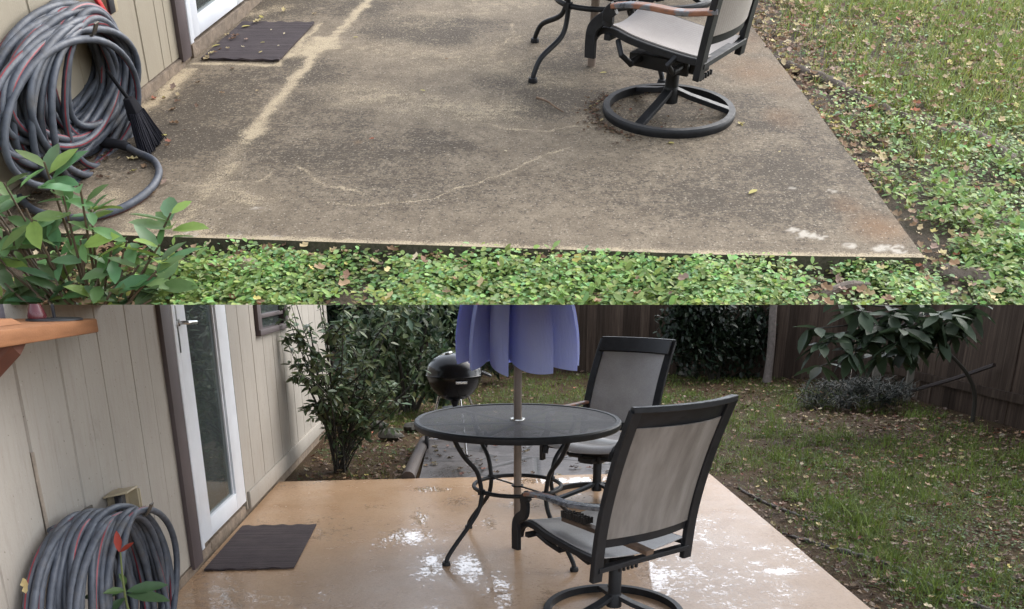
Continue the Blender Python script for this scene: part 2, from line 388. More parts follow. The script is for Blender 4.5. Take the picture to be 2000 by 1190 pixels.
stroke([(-1.7,3.15),(-1.5,2.95),(-1.25,2.88)], .08, .6, 28); stroke([(-1.3,3.25),(-1.1,3.12)], .1, .5, 29)
edge = np.exp(-((Y-up_front(X))/.035)**2); lt = np.maximum(lt, edge*(.35+.6*fbm(X*10, Y*10, 31, 3)))
flk = np.zeros_like(X)
for fx, fy, r in [(-1.08,3.06,.022),(-1.05,3.03,.02),(-1.1,3.0,.012),(-.49,3.19,.02),(.96,2.92,.05),(1.0,2.90,.045),(.93,2.95,.03),(1.26,2.815,.05),(1.22,2.82,.04),(-.16,3.62,.012),(1.14,3.28,.02),(-1.28,2.83,.04),(-1.1,2.84,.03),(-.95,2.83,.03),(1.1,2.83,.03),(1.0,3.3,.012)]:
    d = np.hypot((X-fx), (Y-fy)*1.3)+jag(41, 26)*.05; flk = np.maximum(flk, np.clip((r-d)/.012, 0, 1)*np.clip((fbm(X*60,Y*60,43,3)-.38)*5,0,1))
rust = np.zeros_like(X)
for fx, fy, r, a in [(1.24,2.98,.12,1),(1.17,3.16,.08,.7),(1.08,4.7,.2,.75),(1.1,4.05,.12,.6),(1.05,5.2,.25,.6),(.85,4.9,.22,.5),(1.15,4.4,.12,.5),(-.8,3.7,.03,.6),(-.72,3.62,.02,.5)]:
    rust = np.maximum(rust, a*np.exp(-((X-fx)**2+((Y-fy)*.8)**2)/r**2)*(.45+.9*fbm(X*8, Y*8, 51, 4)))
dark = np.clip((fbm(X*1.5, Y*1.9, 61, 5)-.44)*4.2, 0, 1)
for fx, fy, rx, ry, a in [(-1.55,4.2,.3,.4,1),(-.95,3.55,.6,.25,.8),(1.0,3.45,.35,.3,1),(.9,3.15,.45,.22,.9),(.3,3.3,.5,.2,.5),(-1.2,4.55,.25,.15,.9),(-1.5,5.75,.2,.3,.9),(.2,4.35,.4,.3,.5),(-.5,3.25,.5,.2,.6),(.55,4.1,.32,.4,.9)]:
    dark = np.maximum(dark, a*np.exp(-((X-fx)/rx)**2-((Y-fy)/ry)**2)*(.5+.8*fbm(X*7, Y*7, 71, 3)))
t = NT('weathered_concrete'); sp = t.noise(60, 6, .8); md = t.noise(7, 7, .75); fi = t.noise(150, 4, .8); gr = t.noise(95, 2, .5); co = t.noise(24, 6, .8)
c = t.ramp(md, [(.3, (.132,.101,.068)), (.5, (.205,.162,.113)), (.7, (.295,.238,.168))])
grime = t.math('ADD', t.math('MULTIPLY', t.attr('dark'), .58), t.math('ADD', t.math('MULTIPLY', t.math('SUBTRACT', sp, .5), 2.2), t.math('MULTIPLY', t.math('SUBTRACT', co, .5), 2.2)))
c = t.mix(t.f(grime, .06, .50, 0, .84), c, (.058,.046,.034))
worn = t.math('ADD', t.attr('light'), t.math('ADD', t.math('MULTIPLY', t.math('SUBTRACT', fi, .5), 1.5), t.math('MULTIPLY', t.math('SUBTRACT', co, .5), 1.5)))
c = t.mix(t.f(worn, .26, .64, 0, .9), c, (.50,.405,.270)); ru = t.f(t.math('ADD', t.attr('rust'), t.math('MULTIPLY', t.math('SUBTRACT', md, .5), .7)), .2, .9, 0, .7)
c = t.mix(ru, c, (.23,.13,.065)); c = t.mix(t.f(gr, .63, .68, 0, .8), c, (.42,.36,.28)); c = t.mix(t.f(gr, .30, .36, .85, 0), c, (.030,.025,.020)); c = t.mix(t.f(fi, .36, .48, .6, 0), c, (.04,.032,.025))
c = t.mix(t.attr('fleck'), c, (.46,.41,.34))
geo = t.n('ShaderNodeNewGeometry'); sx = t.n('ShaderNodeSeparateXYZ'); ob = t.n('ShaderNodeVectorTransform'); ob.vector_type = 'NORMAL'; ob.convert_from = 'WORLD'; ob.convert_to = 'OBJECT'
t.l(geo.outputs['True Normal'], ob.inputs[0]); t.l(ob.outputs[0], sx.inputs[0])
c = t.mix(t.f(sx.outputs[2], .2, .6, .95, 0), c, t.mix(t.f(sp, .4, .7, 0, 1), (.045,.048,.030), (.13,.11,.085)))   # darker green-brown on the slab's side faces
t.set(c, .85, 0, .3); t.bump(t.math('ADD', t.math('MULTIPLY', fi, .6), sp), .55, .006); MAT_PATIO_UP = t.m
pu = sheet('patio_slab', X, Y, .002*jag(81, 3), MAT_PATIO_UP, dict(light=np.clip(lt,0,1), dark=dark, rust=rust, fleck=flk), UP, .09); props(pu, kind='structure')

# ================================================================== HOUSES
t = NT('beige_siding'); n1 = t.noise(1.2, 4, .6); n2 = t.noise(14, 5, .7, stretch=(1,1,.08)); n3 = t.noise(120, 3, .6); n4 = t.noise(5, 6, .75)
c = t.ramp(n1, [(.3, (.325,.298,.262)), (.7, (.39,.360,.318))]); c = t.mix(t.f(n2, .5, .75, 0, .3), c, (.31,.26,.21)); c = t.mix(t.f(n4, .60, .74, 0, .45), c, (.22,.185,.155)); n6 = t.noise(40, 4, .8, stretch=(1,1,.12)); c = t.mix(t.f(n6, .3, .5, .35, 0), c, (.24,.205,.175))
n8 = t.noise(70, 2, .5); c = t.mix(t.f(n8, .70, .74, 0, .7), c, (.12,.095,.075)); c = t.mix(t.f(n8, .24, .29, .45, 0), c, (.52,.48,.44)); t.set(c, .7, 0, .3); t.bump(t.math('ADD', n3, t.math('MULTIPLY', n2, 1.0)), .4, .003); MAT_SIDING = t.m
t = NT('pale_siding'); n1 = t.noise(1.2, 4, .6); n2 = t.noise(14, 5, .7, stretch=(1,1,.08)); n3 = t.noise(120, 3, .6)
c = t.ramp(n1, [(.3, (.30,.262,.20)), (.7, (.36,.32,.25))]); c = t.mix(t.f(n2, .5, .75, 0, .3), c, (.25,.21,.165)); t.set(c, .7, 0, .3); t.bump(t.math('ADD', n3, n2), .3, .003); MAT_SIDING_UP = t.m
MAT_GROOVE = plain('siding_groove', (.12,.10,.085), .8, .2)
MAT_BROWN = plain('brown_trim', (.085,.066,.068), .6, .2, 6, .15, 90)
MAT_WHITE = plain('white_paint', (.72,.75,.80), .4, .06, 8, .08, 40)
MAT_FOUND = plain('foundation_concrete', (.20,.155,.115), .85, .45, 18, .6, 60, dist=.01)
t = NT('door_glass'); gl = t.n('ShaderNodeBsdfGlossy'); gl.inputs['Roughness'].default_value = .02; gl.inputs['Color'].default_value = (.9,.95,.95,1)
tr = t.n('ShaderNodeBsdfTransparent'); tr.inputs['Color'].default_value = (.62,.68,.68,1); fr_ = t.n('ShaderNodeFresnel'); fr_.inputs[0].default_value = 1.52
mx = t.n('ShaderNodeMixShader'); t.l(t.f(fr_.outputs[0], 0, 1, .03, 1.0), mx.inputs[0]); t.l(tr.outputs[0], mx.inputs[1]); t.l(gl.outputs[0], mx.inputs[2]); t.l(mx.outputs[0], t.t.nodes['Material Output'].inputs['Surface'])
df = t.n('ShaderNodeBsdfDiffuse'); t.l(t.ramp(t.noise(3,4,.6,stretch=(1,3,.5)), [(.3,(.16,.19,.19)),(.7,(.26,.29,.29))]), df.inputs['Color']); m2 = t.n('ShaderNodeMixShader'); m2.inputs[0].default_value = .16; t.l(mx.outputs[0], m2.inputs[1]); t.l(df.outputs[0], m2.inputs[2]); t.l(m2.outputs[0], t.t.nodes['Material Output'].inputs['Surface']); MAT_GLASS = t.m
MAT_ROOM = plain('dark_room', (.03,.033,.035), .8, .3); MAT_CURTAIN = plain('grey_green_curtain', (.20,.245,.24), .8, .35, 30, .3, 40, stretch=(1,1,.05))
MAT_STEEL = plain('brushed_steel', (.55,.54,.52), .25, .1, 30, metal=1.0)
MAT_BLACK = plain('black_metal', (.016,.017,.020), .38, .3, 25, .15, 200)
MAT_BLACKP = plain('black_plastic', (.018,.018,.022), .5, .3, 25)
MAT_BOXBEIGE = plain('beige_plastic', (.42,.35,.235), .5, .12, 10)

def siding(mb, a, b, z0, z1, grooves, x):
    """panel face with pressed vertical grooves: columns along y, the face at x, grooves set back"""
    cols = [(a, 0)]
    for y, w, d in grooves:
        if a+w < y < b-w: cols += [(y-w/2-.003, 0), (y-w/2, -d), (y+w/2, -d), (y+w/2+.003, 0)]
    cols.append((b, 0))
    zz = [z0+(z1-z0)*i/6 for i in range(7)]
    mb.grid([[(x+d, y, z) for z in zz] for y, d in cols], solid=.03)
WX = -1.48
HG = [(2.48,.008,.005),(2.79,.014,.009),(2.95,.003,.0015),(3.095,.011,.007),(3.27,.003,.0015),(3.435,.007,.004),(3.735,.006,.0035),(3.93,.003,.0015),(5.5,.006,.004),(5.80,.009,.005),(6.1,.006,.004),(6.4,.009,.005),(6.7,.006,.004),(7.0,.009,.005),(7.3,.006,.004),(7.6,.009,.005),(7.9,.006,.004),(8.2,.009,.005)]
H = thing('house_wall', 'beige grooved house wall beside the wet tan patio, with a white framed glass door', 'house', (WX, 4.6, 0)); HO = (WX, 4.6, 0)
def hp(name, mb, mat, parent=None, **k): return build(name, mb, mat, parent or H, org=HO, **k)
mb = MB(); siding(mb, .7, 4.105, .055, 1.6, HG, WX); hp('siding', mb, MAT_SIDING, cut='low', smooth=20)
mb = MB(); siding(mb, 5.262, 5.915, .03, 1.6, HG, WX); hp('siding', mb, MAT_SIDING, cut='low', smooth=20)
mb = MB(); siding(mb, 5.915, 6.90, .03, 1.085, HG, WX); hp('siding', mb, MAT_SIDING, cut='low', smooth=20)
mb = MB(); siding(mb, 6.90, 8.9, .03, 1.6, HG, WX); hp('siding', mb, MAT_SIDING, cut='low', smooth=20)
mb = MB(); mb.span((WX-.25, .7, -.1), (WX-.012, 8.9, .054)); mb.span((WX-.012, .7, -.1), (WX+.006, 4.2, .048)); hp('foundation', mb, MAT_FOUND)
mb = MB(); mb.span((WX-.02, 4.105, .03), (WX+.022, 4.245, 1.6)); hp('door_trim', mb, MAT_BROWN, bevel=.003, cut='low')
mb = MB(); mb.span((WX-.06, 4.246, .10), (WX+.012, 4.332, 1.6)); mb.span((WX-.03, 4.262, .085), (WX+.02, 4.305, 1.6)); hp('door_frame', mb, MAT_WHITE, bevel=.003, cut='low')
mb = MB(); mb.span((WX-.16, 4.24, -.02), (WX-.03, 5.262, .085)); mb.span((WX-.03, 4.5, .0), (WX-.008, 5.25, .06)); hp('threshold', mb, MAT_FOUND, bevel=.006)
mb = MB()
mb.span((WX-.05, 4.343, .09), (WX, 4.515, 1.6)); mb.span((WX-.05, 5.05, .09), (WX, 5.255, 1.6)); mb.span((WX-.05, 4.5151, .09), (WX-.001, 5.0499, .195))
mb.span((WX-.035, 4.516, .1952), (WX-.012, 4.53, 1.6)); mb.span((WX-.035, 5.03, .1952), (WX-.012, 5.0498, 1.6))
D = hp('door', mb, MAT_WHITE, bevel=.002, cut='low')
mb = MB(); mb.span((WX-.028, 4.515, .19), (WX-.022, 5.05, 1.6)); hp('pane', mb, MAT_GLASS, D, cut='low', smooth=0)
mb = MB(); mb.box((WX+.004, 4.345, 1.23), (.008, .042, .23)); P = spline([(WX+.008,4.35,1.262),(WX+.05,4.352,1.262),(WX+.062,4.38,1.262),(WX+.06,4.49,1.258)], 5); hp('handle_plate', mb, MAT_BLACK, D, bevel=.002, cut='low')
mb = MB(); mb.tube(P, .0095, 10); mb.lathe([(0,.012),(.017,.012),(.019,0),(0,0)], 16, (WX+.008,4.35,1.262), Matrix.Rotation(pi/2,3,'Y')); hp('handle', mb, MAT_STEEL, D)
mb = MB(); mb.grid([[(WX-.040+.006*sin(i*2.1), 4.47+i*.0105, z) for z in (.12,.8,1.6)] for i in range(18)], solid=.003); hp('curtain', mb, MAT_CURTAIN, D, cut='low')
mb = MB(); mb.span((WX-.9, 4.1, .02), (WX-.86, 5.6, 1.6)); mb.span((WX-.9, 5.56, .02), (WX-.06, 5.6, 1.6)); mb.span((WX-.86, 4.1, .02), (WX-.06, 5.56, .05)); hp('dark_interior', mb, MAT_ROOM, cut='low')
# baseboard right of the door, window with brown frame
mb = MB(); mb.span((WX, 5.29, .03), (WX+.02, 8.9, .145)); hp('baseboard', mb, MAT_SIDING, bevel=.004)
mb = MB(); mb.span((WX-.04, 5.93, 1.10), (WX+.025, 6.035, 1.6)); mb.span((WX-.04, 5.93, 1.085), (WX+.035, 6.90, 1.125)); mb.span((WX-.04, 6.80, 1.125), (WX+.025, 6.90, 1.6)); mb.span((WX-.03, 6.035, 1.195), (WX+.01, 6.80, 1.222))
Wn = hp('window', mb, MAT_BROWN, bevel=.003, cut='low')
mb = MB(); mb.span((WX-.028, 6.03, 1.12), (WX-.022, 6.81, 1.6)); hp('pane', mb, MAT_GLASS, Wn, cut='low', smooth=0)
mb = MB(); mb.span((WX-.14, 6.03, 1.1), (WX-.12, 6.81, 1.6)); hp('blind', mb, plain('grey_blind', (.16,.17,.17), .7, .3, 20), Wn, cut='low')
# siding joint with a ragged caulk bead
mb = MB(); mb.tube(spline([(WX+.002,2.79,.93),(WX+.004,2.787,.8),(WX+.003,2.792,.7),(WX+.003,2.79,.55)], 6), .007, 6); hp('caulk_bead', mb, plain('old_caulk', (.28,.235,.19), .8, .3, 40))

# ---- upper house wall, leaning with its slope; local axes: s along the base, t up the face, n out of it
U_E1, U_E2, U_E3 = Vector((.0989,.9951,0)), Vector((.1312,-.013,.9913)), Vector((.9864,-.098,-.1319))
UB = Matrix(((U_E1.x,U_E2.x,U_E3.x,-1.905),(U_E1.y,U_E2.y,U_E3.y,4.168),(U_E1.z,U_E2.z,U_E3.z,0),(0,0,0,1)))
# mesh coordinates (n, s, t) so that the siding helper (x out, y along, z up) can be shared
UN = Matrix(((U_E3.x,U_E1.x,U_E2.x,-1.905),(U_E3.y,U_E1.y,U_E2.y,4.168),(U_E3.z,U_E1.z,U_E2.z,0),(0,0,0,1)))
HU = thing('house_wall', 'pale grooved house wall above the weathered grey patio, with the lower end of a white door', 'house', fr=UP, M=UN)
def up_part(name, mb, mat, parent=None, **k): return build(name, mb, mat, parent or HU, **k)
UG = [(-1.6,.006,.004),(-1.3,.009,.005),(-1.0,.006,.004),(-.7,.009,.005),(-.45,.006,.004),(-.195,.006,.004),(.10,.010,.005),(.28,.004,.003),(.37,.005,.003)]
mb = MB(); siding(mb, -2.0, .457, .05, 1.0, UG, 0); up_part('siding', mb, MAT_SIDING_UP, smooth=20)
mb = MB(); siding(mb, 1.50, 2.6, .06, 1.0, [(1.8,.008,.005),(2.1,.008,.005)], 0); up_part('siding', mb, MAT_SIDING_UP, smooth=20)
mb = MB(); mb.span((-.2,-2.0,-.12),(-.008,2.6,.05)); mb.span((-.008,-2.0,-.12),(.012,.5,.043)); mb.span((-.008,.62,-.1),(.006,1.46,.06)); up_part('foundation', mb, MAT_FOUND)
mb = MB(); mb.span((-.02,.457,.03),(.022,.566,1.0)); up_part('door_trim', mb, MAT_BROWN, bevel=.003)
mb = MB(); mb.span((-.05,.568,.085),(.012,.648,1.0)); mb.span((-.02,.58,.078),(.02,.618,1.0)); up_part('door_frame', mb, MAT_WHITE, bevel=.003)
mb = MB(); mb.span((-.05,.656,.078),(0,.747,1.0)); mb.span((-.05,.7471,.078),(-.001,1.30,.158)); mb.span((-.05,1.30,.078),(0,1.45,1.0)); mb.span((-.03,.7472,.1585),(-.012,.757,1.0))
DU = up_part('door', mb, MAT_WHITE, bevel=.002)
mb = MB(); mb.span((-.028,.745,.15),(-.022,1.302,1.0)); up_part('pane', mb, MAT_GLASS, DU, smooth=0)
mb = MB(); mb.grid([[(-.08+.012*sin(i*1.7), .95+i*.013, z) for z in (.06,.5,1.0)] for i in range(26)], solid=.003); up_part('curtain', mb, plain('white_curtain', (.5,.53,.58), .8, .2, 30), DU)
mb = MB(); mb.span((-.8,.5,.0),(-.77,1.9,1.0)); mb.span((-.77,.5,-.02),(-.06,1.9,.03)); mb.span((-.8,1.87,0),(-.06,1.9,1.0)); up_part('dark_interior', mb, MAT_ROOM)

# ================================================================== HOSES, HANGERS, OUTLETS
t = NT('grey_rubber'); n = t.noise(30, 4); nd = t.noise(9, 6, .75); t.set(t.mix(t.f(nd,.52,.72,0,.55), t.ramp(n, [(.3,(.042,.049,.064)),(.7,(.082,.094,.118))]), (.12,.105,.085)), t.f(nd,.3,.7,.34,.7), 0, .45); t.bump(t.noise(400,2), .15, .001); MAT_HOSE = t.m
MAT_STRIPE = plain('red_stripe', (.20,.026,.036), .42, .25, 30)
SIDE = [1,0,0,0,0,0,0,0,0,0,0,0]; SIDE2 = [1]+[0]*15
def coil_path(n, fn, seg=52, seed=1):
    """fn(k) -> (offset out, centre along, half width, half height, hanger height, yaw) for loop k (may be fractional)"""
    R = random.Random(seed); P = []
    for i in range(n*seg+1):
        k = i/seg; a = 2*pi*(i % seg)/seg; o, yc, ay, az, zt, yw = fn(k)
        w = abs(sin(a/2))**1.5           # wobble only away from the hanger
        y = yc + ay*sin(a)*(1+.06*sin(3*k+a)) ; z = zt-az+az*cos(a)+.02*w*sin(2.1*k+2*a)
        P.append((o+(y-yc)*sin(yw)+.018*w*sin(1.7*k*3+a), y, z))
    return P
Rr = random.Random(4); LT = [(Rr.uniform(-1,1), Rr.uniform(-1,1), Rr.uniform(-1,1), Rr.uniform(-1,1), Rr.uniform(-1,1)) for _ in range(40)]
def tab(k, j): i = int(k); f = k-i; f = f*f*(3-2*f); return LT[i % 40][j]*(1-f)+LT[(i+1) % 40][j]*f
NL = 27
def fl(k):
    q = k/NL
    return (WX+.035+.185*q+.010*tab(k,0), 2.80+.20*q+.05*tab(k,1), .335-.02*q+.06*tab(k,2), .315+.03*tab(k,3), .675-.02*q+.014*tab(k,4), .10*tab(k,0))
G = thing('garden_hose', 'grey garden hose with red stripe coiled on the wall above the wet tan patio', 'hose', (WX+.1, 2.95, 0)); go = (WX+.1, 2.95, 0)
mb = MB(); mb.sweep(coil_path(NL, fl, seed=2), [(.0128*cos(2*pi*j/16), .0128*sin(2*pi*j/16)) for j in range(16)], side_m=SIDE2, twist=.031); build('hose_coil', mb, [MAT_HOSE, MAT_STRIPE], G, org=go)
def hanger(name, label, M, L, fr):
    h = thing(name, label, 'hanger', fr=fr, M=M)
    mb = MB(); mb.box((.004,0,-.03),(.008,.10,.14)); build('wall_plate', mb, MAT_RUSTY, h, bevel=.002)
    mb = MB(); mb.bar([(.006,0,0),(L*.8,0,.0),(L*.95,0,.012),(L,0,.03),(L*1.0+.012,.0,.055)], .03, .006, up=(0,0,1)); build('hook', mb, MAT_RUSTY, h)
    return h
MAT_RUSTY = plain('aged_steel', (.12,.105,.085), .5, .35, 40, .3, 120, metal=.6)
hanger('hose_hanger', 'grey steel hose hanger under the coil beside the wet tan patio', Matrix.Translation((WX, 3.09, .612)), .24, LOW)
NU = 34
def fu(k):
    q = k/NU
    a = .315+.135*tab(k,3); return (.020+.125*q+.010*tab(k,1), -.325+.075*tab(k,2)-a, a, .222+.055*tab(k,4), .535-.045*q+.012*tab(k,0), .08*tab(k,1))
GU = thing('garden_hose', 'coiled grey hose with its loose end looping over the weathered patio', 'hose', fr=UP, M=UN @ Matrix.Translation((.06,-.66,0)))
go = (.06,-.66,0)
mb = MB(); mb.sweep(coil_path(NU, fu, seed=3), [(.0130*cos(2*pi*j/16), .0130*sin(2*pi*j/16)) for j in range(16)], side_m=SIDE2, twist=.027); build('hose_coil', mb, [MAT_HOSE, MAT_STRIPE], GU, org=go)
inv = UN.inverted()
lp = [inv @ Vector(p) for p in [(-1.80,3.56,.035),(-1.75,3.545,.03),(-1.69,3.51,.018),(-1.60,3.44,.016),(-1.535,3.31,.016),(-1.525,3.15,.016),(-1.575,3.0,.016),(-1.69,2.915,.016),(-1.86,2.95,.016),(-2.0,3.08,.016),(-2.1,3.25,.03),(-2.08,3.5,.09)]]
mb = MB(); mb.sweep(spline(lp, 10), [(.0142*cos(2*pi*j/12), .0142*sin(2*pi*j/12)) for j in range(12)], side_m=[0]*7+[1,1,0,0,0]); build('loose_end', mb, [MAT_HOSE, MAT_STRIPE], GU, org=go)
mb = MB(); q = [inv @ Vector(p) for p in [(-1.875,3.565,.034),(-1.85,3.566,.035),(-1.82,3.562,.035),(-1.79,3.558,.034),(-1.75,3.545,.031),(-1.735,3.54,.028)]]
mb.tube(q, [.016,.020,.0215,.0175,.0205,.017], 12); build('coupling', mb, MAT_BLACKP, GU, org=go)
hanger('hose_hanger', 'olive steel hook holding the hose coil beside the weathered patio', UN @ Matrix.Translation((0,-.60,.455)), .185, UP)

# ---- outlet boxes
o = thing('outlet_box', 'beige weatherproof outlet box with flap open above the hose, beside the wet tan patio', 'outlet box', (WX, 3.30, .60))
mb = MB(); mb.box((.028,.02,-.005),(.056,.085,.125)); build('box_body', mb, MAT_BOXBEIGE, o, bevel=.006)
mb = MB(); mb.box((.055,-.008,.062),(.10,.11,.008), Matrix.Rotation(radians(-12),3,'Y')); mb.box((.10,.045,.0),(.006,.006,.12)); mb.box((.06,.062,-.005),(.09,.006,.13)); build('cover', mb, MAT_BOXBEIGE, o, bevel=.002)
mb = MB(); mb.box((.058,-.03,.02),(.03,.035,.07)); mb.tube(spline([(.06,-.04,.05),(.075,-.07,.045),(.07,-.085,0),(.06,-.06,-.1)], 6), .008, 8); build('plug', mb, MAT_BLACKP, o)
o = thing('outlet_box', 'beige outlet box on the pale wall above the weathered patio, right of the hook', 'outlet box', fr=UP, M=UN @ Matrix.Translation((0,-.20,.47)))
mb = MB(); mb.box((.026,.02,0),(.052,.075,.12)); build('box_body', mb, MAT_BOXBEIGE, o, bevel=.008)
mb = MB(); mb.box((.053,-.005,.0),(.012,.045,.10)); build('outlet_face', mb, MAT_BLACKP, o, bevel=.002)
mb = MB(); mb.bar([(.03,-.33,.56),(.05,-.285,.47),(.055,-.25,.405)], .022, .016, up=(1,0,0)); props(build('tool_handle', mb, plain('red_plastic', (.55,.03,.03), .4, .15), fr=UP @ UN, org=(.03,-.3,.47), bevel=.002), 'bright red tool handle hanging beside the outlet box', 'tool handle')

# ================================================================== SHELF AND WHAT STANDS ON IT
t = NT('orange_cedar'); n = t.noise(6, 5, .65, stretch=(8,1,8)); n2 = t.noise(180, 3)
t.set(t.mix(t.f(n2,.4,.7,0,.3), t.ramp(n, [(.3,(.20,.088,.040)),(.7,(.29,.135,.064))]), (.2,.08,.03)), .7, 0, .3); t.bump(n2, .4, .002); MAT_CEDAR = t.m
SH = thing('shelf', 'orange cedar shelf bracketed to the beige wall', 'shelf', (WX, 2.3, 1.315))
mb = MB(); mb.span((.002,-.6,0),(.262,.55,.044)); build('shelf_board', mb, MAT_CEDAR, SH, bevel=.006)
mb = MB(); mb.hull([(.006,-.07,-.002),(.235,.09,-.002),(.235,.05,-.002),(.006,-.01,-.26),(.006,-.07,-.26)], [(.006,-.03,-.002),(.235,.13,-.002),(.235,.09,-.03),(.006,.03,-.26),(.006,-.03,-.26)]); build('bracket', mb, plain('dark_red_wood', (.10,.035,.022), .7, .3, 15), SH)
sz = 1.36
k = thing('iron_stand', 'black iron stand with round base and thin rod on the cedar shelf', 'stand', (-1.30, 2.735, sz))
mb = MB(); mb.lathe([(0,.006),(.07,.006),(.080,.004),(.081,0),(0,0)], 36); build('base', mb, MAT_BLACKP, k)
mb = MB(); mb.bar([(-1.30,2.735,sz+.006),(-1.30,2.735,sz+.1)], .008, .008); build('rod', mb, MAT_BLACKP, k, org=(-1.30,2.735,sz), cut='low')
low_cut = lambda o: None
def shelf_item(name, label, cat, mb, mat): props(build(name, mb, mat, org=tuple(mb.v[0]), cut='low', bevel=.0), label, cat)
mb = MB(); mb.lathe([(0,0),(.026,.0),(.027,.008),(.023,.022),(.015,.045),(.008,.07),(0,.075)], 24, (-1.335,2.70,sz+.007)); shelf_item('bell_ornament', 'small dark red bell shaped ornament on the cedar shelf', 'ornament', mb, plain('maroon_glaze', (.09,.02,.025), .25, .2))
mb = MB(); mb.hull([(-1.44,2.2,sz),(-1.30,2.2,sz),(-1.30,2.54,sz),(-1.44,2.54,sz)], [(-1.44,2.2,sz+.016),(-1.315,2.2,sz+.016),(-1.315,2.515,sz+.016),(-1.44,2.515,sz+.016)]); shelf_item('wood_block', 'orange wood block with a sloping end on the cedar shelf', 'wood block', mb, MAT_CEDAR)
mb = MB(); mb.span((-1.43,2.22,sz+.017),(-1.34,2.49,sz+.12)); shelf_item('white_box', 'white box on top of the orange wood block', 'box', mb, plain('white_card', (.72,.72,.72), .6, .05))
mb = MB(); mb.span((-1.475,2.56,sz+.0),(-1.43,2.70,sz+.12)); shelf_item('grey_panel', 'dark grey panel leaning at the back of the shelf', 'panel', mb, plain('slate_grey', (.075,.07,.085), .6, .15))

# ================================================================== DOOR MATS
t = NT('ribbed_mat'); n = t.noise(1, 3, .7, stretch=(.6,120,1)); n2 = t.noise(300, 2); n3 = t.noise(6, 3)
c = t.ramp(n, [(.36,(.014,.011,.013)),(.48,(.050,.040,.044)),(.58,(.095,.078,.082)),(.68,(.030,.024,.027))]); c = t.mix(t.f(n3,.4,.7,0,.35), c, (.10,.082,.08)); t.set(c, .9, 0, .2); t.bump(t.math('ADD', n, t.math('MULTIPLY', n2, .3)), .6, .006); MAT_MAT = t.m
def mat_mesh(c, z=.011):
    mb = MB(); a, b, d, e = [Vector((p[0],p[1],0)) for p in c]; N = 24
    rows = [[(a.lerp(b,i/N)).lerp(e.lerp(d,i/N), j/N)+Vector((0,0,z+.002*random.random()+(.003*sin(i*1.1) if j in (0,N) else 0))) for j in range(N+1)] for i in range(N+1)]
    mb.grid(rows, solid=.009); return mb
props(build('door_mat', mat_mesh([(-1.435,4.165),(-.965,4.18),(-.985,4.975),(-1.44,4.965)]), MAT_MAT, org=(-1.2,4.57,0)), 'dark ribbed door mat lying on the wet tan patio', 'door mat')
props(build('door_mat', mat_mesh([(-1.79,4.75),(-1.378,4.738),(-1.325,5.405),(-1.74,5.395)]), MAT_MAT, fr=UP, org=(-1.55,5.07,0)), 'dark ribbed door mat with dead leaves on it, on the weathered patio', 'door mat')

# ================================================================== BROOM (upper)
b = thing('broom', 'black bristle broom head standing behind the coiled hose', 'broom', (-1.70,3.62,0), fr=UP)
mb = MB(); R = random.Random(5)
for i in range(420):
    u = R.uniform(-1,1); v = R.uniform(-1,1); top = Vector((-.014+u*.016, .045+v*.040, .125)); bot = Vector((.035+u*.022+R.uniform(-.008,.008), -.012+v*.095, .002+R.uniform(0,.014)))
    mid = (top+bot)/2+Vector((R.uniform(-.004,.004), R.uniform(-.004,.004), 0)); mb.tube([top, mid, bot], [.0036,.0034,.0024], 4)
br = build('bristles', mb, plain('black_bristle', (.012,.012,.017), .85, .3, 60, spec=.15), b); br['kind'] = 'stuff'
mb = MB(); mb.hull([(-.04,.0,.10),(.012,.0,.10),(.012,.09,.10),(-.04,.09,.10)], [(-.05,.03,.175),(-.02,.03,.175),(-.02,.08,.175),(-.05,.08,.175)]); build('head', mb, plain('matte_black', (.012,.012,.015), .9, .2, spec=.1), b, bevel=.004)
mb = MB(); mb.tube([(-.035,.055,.17),(-.07,.07,.22),(-.10,.085,.265)], .008, 10); build('handle', mb, plain('dark_handle', (.01,.01,.012), .8, .2, spec=.15), b)

# ================================================================== PATIO CHAIRS
t = NT('sling_fabric'); wv = t.n('ShaderNodeTexWave', wave_type='BANDS', bands_direction='X'); wv.inputs['Scale'].default_value = 90; t.l(t.tc.outputs['Object'], wv.inputs['Vector'])
w2 = t.n('ShaderNodeTexWave', wave_type='BANDS', bands_direction='Z'); w2.inputs['Scale'].default_value = 90; t.l(t.tc.outputs['Object'], w2.inputs['Vector'])
n = t.noise(4, 5, .65, stretch=(3,1,.6)); c = t.ramp(n, [(.32,(.165,.148,.134)),(.5,(.235,.215,.197)),(.68,(.31,.29,.27))]); wq = t.math('MULTIPLY', wv.outputs['Fac'], w2.outputs['Fac'])
t.set(t.mix(t.f(wq,0,.6,.35,0), c, (.11,.10,.09)), .6, 0, .4); t.bump(wq, .35, .002); MAT_SLING = t.m
t = NT('sling_fabric_light'); wv = t.n('ShaderNodeTexWave', wave_type='BANDS', bands_direction='X'); wv.inputs['Scale'].default_value = 22; t.l(t.tc.outputs['Object'], wv.inputs['Vector'])
n = t.noise(5, 5, .65); n2 = t.noise(260, 2); c = t.ramp(n, [(.3,(.33,.295,.27)),(.7,(.42,.385,.36))]); c = t.mix(t.f(wv.outputs['Fac'],.2,.8,.3,0), c, (.25,.215,.19)); t.set(t.mix(t.f(n2,.4,.6,.3,0), c, (.22,.19,.17)), .55, 0, .45); t.bump(n2, .3, .002); MAT_SLING_UP = t.m
t = NT('charcoal_frame'); n = t.noise(26, 5, .7); t.set(t.ramp(n, [(.3,(.008,.0085,.010)),(.7,(.019,.020,.023))]), t.f(n,.3,.7,.42,.6), 0, .3); t.bump(t.noise(160,3), .12, .002); MAT_FRAME = t.m
